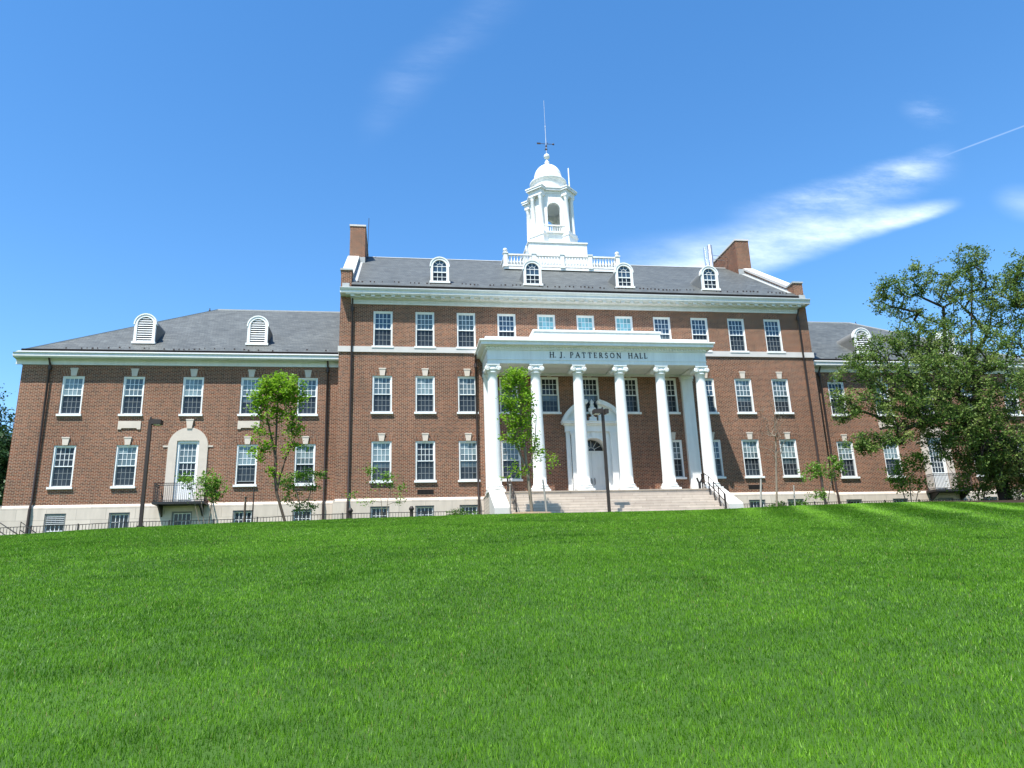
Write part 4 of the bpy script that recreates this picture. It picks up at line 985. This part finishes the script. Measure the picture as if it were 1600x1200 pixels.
# left young tree, slanting trunk, dense top
Y = -6.1
tree('young_tree', 'young light green tree with slanting trunk and dense rounded top before the left wing',
     [[base(446, 822, Y), A(432, 770, Y), A(430, 745, Y), A(431, 700, Y), A(433, 640, Y), A(437, 600, Y)], [A(432, 762, Y), A(447, 715, Y), A(462, 680, Y-.2), A(470, 640, Y-.2)], [A(431, 715, Y), A(420, 665, Y+.2), A(413, 620, Y+.2)]],
     [(444, 604, 36, 24, Y, 1.0, 100), (436, 624, 44, 22, Y, 1.0, 50), (406, 628, 16, 28, Y, .7, 26), (437, 658, 36, 24, Y, .9, 24), (406, 692, 15, 30, Y, .7, 22), (448, 692, 34, 24, Y, .8, 12), (470, 670, 10, 20, Y, .5, 4), (420, 735, 14, 10, Y, .5, 5)],
     21, ('bark', 'maple'), .125, .0060, .45, .06, sig=(.13, .13, .10), per=11, group='young trees on the lawn edge', up=.9, aspect=.8)
# centre tree, before the portico
Y = -6.2
tree('young_tree', 'young light green tree with wrapped pale trunk and dense narrow crown before the portico columns',
     [[base(832, 807, Y), A(828, 770, Y), A(825, 742, Y), A(820, 700, Y), A(812, 640, Y), A(808, 590, Y)], [A(826, 745, Y), A(836, 690, Y-.2), A(838, 650, Y-.2)], [A(826, 745, Y), A(806, 690, Y+.2), A(797, 640, Y+.2)]],
     [(804, 594, 25, 22, Y, .8, 66), (808, 622, 30, 24, Y, .9, 66), (812, 652, 34, 24, Y, .9, 52), (804, 686, 28, 20, Y, .8, 22), (836, 700, 14, 24, Y, .7, 14), (862, 722, 10, 12, Y, .5, 5), (800, 735, 26, 18, Y, .6, 8)],
     33, ('palebark', 'maple'), .12, .0065, .47, .075, sig=(.12, .12, .10), per=10, group='young trees on the lawn edge', up=.9, aspect=.8)
# bare tree right of the steps
Y = -5.9
tree('bare_tree', 'slim leafless tree with fine upright grey twigs right of the portico steps',
     [[base(1214, 795, Y), A(1213, 740, Y), A(1212, 690, Y), A(1210, 650, Y), A(1206, 620, Y)]],
     [(1207, 655, 18, 36, Y, .7, 90), (1206, 690, 24, 30, Y, .8, 70), (1190, 640, 10, 26, Y, .5, 18), (1222, 660, 10, 30, Y, .5, 22)],
     41, ('palebark', 'maple'), .1, .0052, .44, .07, per=0, group=None, seg=.3)
def shrub(label, stems, items, seed, leaf=.13, per=9, mats=('palebark', 'redbud'), name='shrub', sig=(.13, .13, .09), group='leafy shrubs along the foot of the hall', **k):
    return tree(name, label, stems, items, seed, mats, leaf, .006, .42, .045, .25, sig, per, 'shrub', group, **k)
Y = -3.4
shrub('leafy multi stemmed shrub in front of the left wing balcony', [[base(322, 818, Y), A(316, 795, Y), A(312, 765, Y)], [base(325, 818, Y), A(330, 790, Y), A(335, 762, Y)], [base(318, 818, Y), A(305, 790, Y), A(300, 765, Y)]],
      [(291, 748, 13, 9, Y, .6, 14), (326, 750, 18, 14, Y, .7, 26), (340, 764, 18, 12, Y, .7, 24), (318, 776, 20, 10, Y, .6, 10)], 51)
Y = -3.8
shrub('broad leafy shrub behind the left young tree, near the wing corner downpipe', [[base(470, 815, Y), A(468, 785, Y), A(460, 755, Y)], [base(474, 815, Y), A(482, 780, Y), A(490, 750, Y)]],
      [(448, 755, 16, 14, Y, .6, 22), (475, 742, 22, 10, Y, .7, 24), (500, 744, 12, 8, Y, .5, 8), (452, 772, 10, 14, Y, .5, 10), (478, 790, 20, 8, Y, .6, 12), (480, 762, 24, 8, Y, .6, 8)], 52, .12)
Y = -3.6
shrub('sparse airy shrub before the first main block windows left of the portico', [[base(598, 811, Y), A(596, 785, Y), A(592, 762, Y)], [base(602, 811, Y), A(606, 780, Y), A(612, 760, Y)]],
      [(578, 740, 12, 12, Y, .5, 9), (603, 750, 20, 12, Y, .6, 17), (626, 765, 8, 10, Y, .4, 6), (546, 771, 5, 5, Y, .3, 3), (570, 784, 14, 5, Y, .4, 3), (630, 782, 10, 4, Y, .4, 3)], 53, .12, 8)
Y = -4.6
shrub('small leafy tree-like shrub before the wing corner right of the portico, light green', [[base(1288, 788, Y), A(1287, 765, Y), A(1284, 740, Y)], [base(1291, 788, Y), A(1297, 760, Y), A(1303, 735, Y)]],
      [(1277, 735, 16, 15, Y, .6, 26), (1304, 730, 14, 15, Y, .6, 26), (1278, 772, 14, 8, Y, .5, 12), (1256, 745, 6, 8, Y, .4, 4)], 54, .13)
Y = -4.4
shrub('bright leafy shrub under the left edge of the big magnolia', [[base(1424, 788, Y), A(1422, 765, Y), A(1420, 740, Y)], [base(1418, 788, Y), A(1408, 760, Y), A(1400, 742, Y)], [base(1428, 788, Y), A(1436, 760, Y), A(1440, 735, Y)]],
      [(1432, 722, 22, 18, Y, .7, 40), (1404, 738, 18, 16, Y, .7, 30), (1420, 755, 30, 14, Y, .7, 26)], 55, .14)
Y = -4.8
shrub('drooping bright leafy shrub just left of the magnolia trunk', [[base(1530, 790, Y), A(1528, 765, Y), A(1520, 740, Y)], [base(1535, 790, Y), A(1540, 760, Y), A(1545, 735, Y)]],
      [(1512, 728, 22, 14, Y, .7, 34), (1542, 738, 16, 18, Y, .7, 26), (1500, 758, 20, 10, Y, .7, 20), (1535, 768, 20, 12, Y, .7, 18)], 56, .14)
def low_shrub(label, items, seed, mat='holly'):
    T = blobs(items, seed); c = at(items[0][0], items[0][1]+items[0][3], items[0][4]); c.z = tz(c.x, c.y)
    e = empty('low_shrub', c, label, 'shrub', 'low shrubs at the foot of the hall')
    m = MB(); r8 = random.Random(seed)
    for p in T[::7]: m.tube([(r8.uniform(-.1, .1), 0, -.1), tuple((np.array(p)-np.array(c))*.5+np.array([0, 0, .05])), tuple(np.array(p)-np.array(c))], [.012, .009, .005], 4)
    m.build('stems', 'bark', e); leaves('foliage', mat, T, (.05, .05, .04), 5, .085, seed, c, e, .6, .6); return e
low_shrub('low rounded green shrub beside the left stair cheek under a basement window', [(716, 805, 20, 10, -4.2, .5, 150), (738, 805, 12, 7, -4.2, .4, 60)], 61)
low_shrub('small low shrub at the foot of the bare leafless tree', [(1219, 792, 11, 8, -5.0, .4, 80), (1206, 793, 9, 5, -5.0, .4, 40)], 62)
low_shrub('low spreading shrub between the bare tree and the thin grey stake', [(1249, 789, 14, 7, -5.0, .5, 90)], 63)

# the big magnolia
Y = -6.0
MI = [(1393, 452, 26, 26, Y, .9, 50), (1370, 474, 10, 20, Y, .6, 12), (1428, 436, 18, 26, Y, .8, 34), (1420, 482, 30, 22, Y+.5, 1.0, 30), (1472, 442, 26, 32, Y, 1.2, 56), (1517, 404, 24, 20, Y, .8, 50), (1512, 440, 22, 26, Y, 1.0, 40), (1548, 462, 24, 32, Y+.5, 1.2, 50), (1560, 500, 30, 26, Y, 1.4, 36),
      (1500, 490, 50, 28, Y, 1.6, 50), (1440, 524, 50, 28, Y-.5, 1.8, 90), (1378, 540, 42, 22, Y-.5, 1.5, 70), (1500, 548, 70, 40, Y-.6, 2.4, 220), (1338, 575, 34, 22, Y-.8, 1.4, 50), (1385, 590, 36, 28, Y-.9, 1.6, 60), (1440, 590, 56, 36, Y-1.2, 2.2, 165), (1530, 610, 60, 50, Y-1, 2.6, 280), (1345, 628, 36, 16, Y-.8, 1.4, 46), (1310, 618, 14, 12, Y-.6, .8, 10), (1322, 650, 22, 10, Y-.6, .9, 14),
      (1424, 640, 56, 28, Y-1.2, 2.0, 140), (1358, 692, 34, 16, Y-1, 1.2, 60), (1398, 684, 24, 10, Y-1, 1.2, 26), (1490, 662, 60, 34, Y-1.2, 2.0, 200), (1560, 690, 46, 46, Y-1.2, 2.0, 230), (1490, 705, 34, 16, Y-1, 1.4, 50), (1545, 740, 40, 24, Y-1, 1.4, 80), (1590, 750, 30, 44, Y-.5, 1.4, 100)]
b0 = base(1575, 797, Y)
tree('magnolia_tree', 'big spreading dark green magnolia with low forked trunk before the right wing',
     [[b0, A(1568, 768, Y), A(1560, 735, Y), A(1545, 690, Y), A(1528, 640, Y), A(1518, 570, Y), A(1518, 480, Y), A(1519, 420, Y)],
      [A(1562, 740, Y), A(1530, 690, Y-.6), A(1490, 640, Y-1), A(1440, 600, Y-1.2), A(1390, 570, Y-1)],
      [A(1545, 690, Y), A(1500, 620, Y+.3), A(1478, 555, Y+.4), A(1474, 480, Y+.3), A(1430, 460, Y+.2)],
      [A(1518, 560, Y), A(1545, 520, Y+.5), A(1552, 470, Y+.5)], [A(1560, 735, Y), A(1580, 680, Y-.5), A(1590, 620, Y-.7), A(1585, 560, Y)],
      [A(1490, 640, Y-1), A(1440, 660, Y-1.2), A(1390, 680, Y-1.1)]],
     MI, 71, ('darkbark', 'magnolia'), .14, .0115, .43, 0.36, .35, (.135, .135, .10), 16, group=None, wig=.26, up=.4, aspect=.5, gaps=.2)
Y = -7.5
tree('magnolia_tree', 'second magnolia at the right edge of the photo with its trunk out of view',
     [[base(1655, 805, Y), A(1650, 740, Y), A(1640, 640, Y), A(1620, 540, Y), A(1605, 470, Y)], [A(1645, 690, Y), A(1620, 640, Y), A(1600, 590, Y-.3)]],
     [(1592, 425, 22, 26, Y, .9, 60), (1580, 455, 22, 26, Y, .9, 50), (1610, 470, 34, 40, Y, 1.2, 100), (1600, 530, 28, 34, Y, 1.2, 80), (1625, 600, 40, 50, Y, 1.6, 110), (1630, 690, 46, 50, Y, 1.6, 120), (1605, 755, 26, 34, Y, 1.2, 90)],
     72, ('darkbark', 'magnolia'), .14, .0115, .43, .26, .35, (.15, .15, .11), 13, wig=.24, up=.4, aspect=.5, gaps=.2)
# tall trees beyond the left end of the hall
for k, (px, py, hpx, Y, lab) in enumerate(((6, 728, 50, 22, 'dark dense tree beyond the left corner of the hall'), (-40, 690, 75, 26, 'dark tree at the far left, mostly outside the photo'), (-110, 690, 80, 24, None))):
    if lab is None: continue
    b = at(px, 800, Y); bz = tz(b.x, Y)
    tree('dense_tree', lab, [[(b.x, Y, bz-.2), tuple(Vector((b.x+.3, Y, bz+3))), A(px, py, Y)]],
         [(px, py, hpx*.62, hpx, Y, 3., 210), (px+12, py-16, 24, 30, Y, 2., 60), (px-6, py+55, 40, 40, Y-1, 2.4, 90), (px+4, py+95, 36, 30, Y-1.5, 2.0, 60)], 81+k, ('darkbark', 'far'), .26, .02, .42, .3, .8, (.36, .36, .3), 17, group='dark trees beyond the hall', up=.5)

# ------------------------------------------------------------------ sun, sky
AZ, EL = R_(38), R_(64.5)
sun_dir = Vector((-math.sin(AZ)*math.cos(EL), -math.cos(AZ)*math.cos(EL), math.sin(EL)))
sl = bpy.data.lights.new('sun', 'SUN'); sl.energy = 4.8; sl.angle = R_(.53); sl.color = (1, .955, .88)
so = bpy.data.objects.new('sun', sl); COL.objects.link(so); so.rotation_euler = sun_dir.to_track_quat('Z', 'Y').to_euler(); so.location = (-20, -30, 60)
wd = bpy.data.worlds.new('World'); sc.world = wd; wd.use_nodes = True
class WT(NT):
    def __init__(s): s.t = wd.node_tree; s.t.nodes.clear()
w = WT(); out = w.n('ShaderNodeOutputWorld'); bg = w.n('ShaderNodeBackground'); bg.inputs['Strength'].default_value = .128
sky = w.n('ShaderNodeTexSky', sky_type='NISHITA'); sky.sun_disc = False; sky.sun_elevation = EL; sky.sun_rotation = math.atan2(sun_dir.x, sun_dir.y)
sky.air_density = 1.0; sky.dust_density = .1; sky.ozone_density = 1.6; sky.altitude = 0
tc = w.n('ShaderNodeTexCoord'); sp = w.n('ShaderNodeSeparateXYZ'); w.l(tc.outputs['Generated'], sp.inputs[0])
yy = w.math('MAXIMUM', sp.outputs[1], .05); u = w.math('DIVIDE', sp.outputs[0], yy); v = w.math('DIVIDE', sp.outputs[2], yy)
cb = w.n('ShaderNodeCombineXYZ'); w.l(u, cb.inputs[0]); w.l(v, cb.inputs[1])
def wn(ang, sx, sy, scale, det=6, rough=.6, off=0):
    mp = w.n('ShaderNodeMapping'); mp.inputs['Rotation'].default_value = (0, 0, ang); mp.inputs['Scale'].default_value = (sx, sy, 1); mp.inputs['Location'].default_value = (off, off*.7, 0)
    w.l(cb.outputs[0], mp.inputs[0]); return w.noise(mp.outputs[0], scale, det, rough)
def sub(a, b): return w.math('SUBTRACT', a, b)
def mul(a, b): return w.math('MULTIPLY', a, b)
n1 = wn(-.2, 3.2, 11, 1.0); n2 = wn(-.33, 2.4, 8, 1.0, off=4.); n3 = wn(.3, 1.6, 2.6, 1.2, off=9.); n4 = wn(-.30, 5, 17, 1.0, 9, .68, 2.)
# long bright streak: height above its lower edge, measured in its own thickness
base_v = w.math('MULTIPLY_ADD', u, .31, .306); thick = w.math('MAXIMUM', w.math('MULTIPLY_ADD', u, -.125, .134), .012)
d1 = w.math('DIVIDE', w.math('ADD', sub(v, base_v), mul(sub(n1, .5), .022)), thick)
s1 = mul(w.ramp(d1, -.45, .25), w.ramp(d1, 1.25, .15)); s1 = mul(s1, mul(w.ramp(u, .22, .50), w.ramp(u, .945, .84)))
s1 = mul(s1, w.math('MULTIPLY_ADD', w.ramp(n4, .25, .8), .75, .22))
# softer veil above it
d2 = w.math('ADD', sub(v, w.math('MULTIPLY_ADD', u, .34, .372)), mul(sub(n2, .5), .07))
s2 = mul(w.ramp(d2, -.06, .0), w.ramp(d2, .036, -.004)); s2 = mul(s2, mul(w.ramp(u, .48, .72), w.ramp(u, .96, .84))); s2 = mul(s2, w.math('MULTIPLY_ADD', w.ramp(n4, .3, .8), .75, .06))
# scraps
d3 = w.math('ABSOLUTE', w.math('ADD', sub(v, w.math('MULTIPLY_ADD', u, 1.08, .752)), mul(sub(n3, .5), .10)))
s3 = mul(mul(w.ramp(d3, .085, .0), mul(w.ramp(n4, .2, .8), .075)), mul(w.ramp(u, -.075, .0), w.ramp(u, .26, .06)))
d4 = w.math('SQRT', w.math('ADD', mul(w.math('POWER', sub(u, 1.06), 2.), .3), w.math('POWER', sub(v, .605), 2.))); s4 = mul(w.ramp(d4, .045, .0), mul(n4, .36))
d5 = w.math('ABSOLUTE', sub(v, w.math('MULTIPLY_ADD', u, .41, .312))); s5 = mul(mul(w.ramp(d5, .0024, .0), .16), mul(w.ramp(u, .90, .98), w.ramp(u, 1.3, 1.1)))
d6 = w.math('SQRT', w.math('ADD', mul(w.math('POWER', sub(u, .91), 2.), .4), w.math('POWER', sub(v, .775), 2.))); s6 = mul(w.ramp(d6, .045, .0), mul(w.ramp(n4, .35, .75), .16))
tot = w.math('ADD', w.math('ADD', w.math('ADD', s1, mul(s2, .75)), w.math('ADD', s3, s4)), w.math('ADD', s5, s6), clamp=True)
tot = mul(tot, w.ramp(sp.outputs[1], .05, .2))
hs = w.n('ShaderNodeHueSaturation'); hs.inputs['Saturation'].default_value = 1.29; hs.inputs['Value'].default_value = 1.0; w.l(sky.outputs[0], hs.inputs['Color'])
mixc = w.mix(w.math('MULTIPLY', tot, .66), hs.outputs[0], (8.2, 8.6, 9.0))
w.l(mixc, bg.inputs['Color']); w.l(bg.outputs[0], out.inputs[0])

vs = sc.view_settings; vs.view_transform = 'Standard'; vs.look = 'None'; vs.exposure = 1.05; vs.gamma = 1; vs.use_curve_mapping = False
sc.cycles.max_bounces = 6; sc.cycles.transparent_max_bounces = 4; sc.cycles.use_denoising = True; sc.cycles.denoising_prefilter = 'ACCURATE'; sc.cycles.denoising_input_passes = 'RGB_ALBEDO_NORMAL'
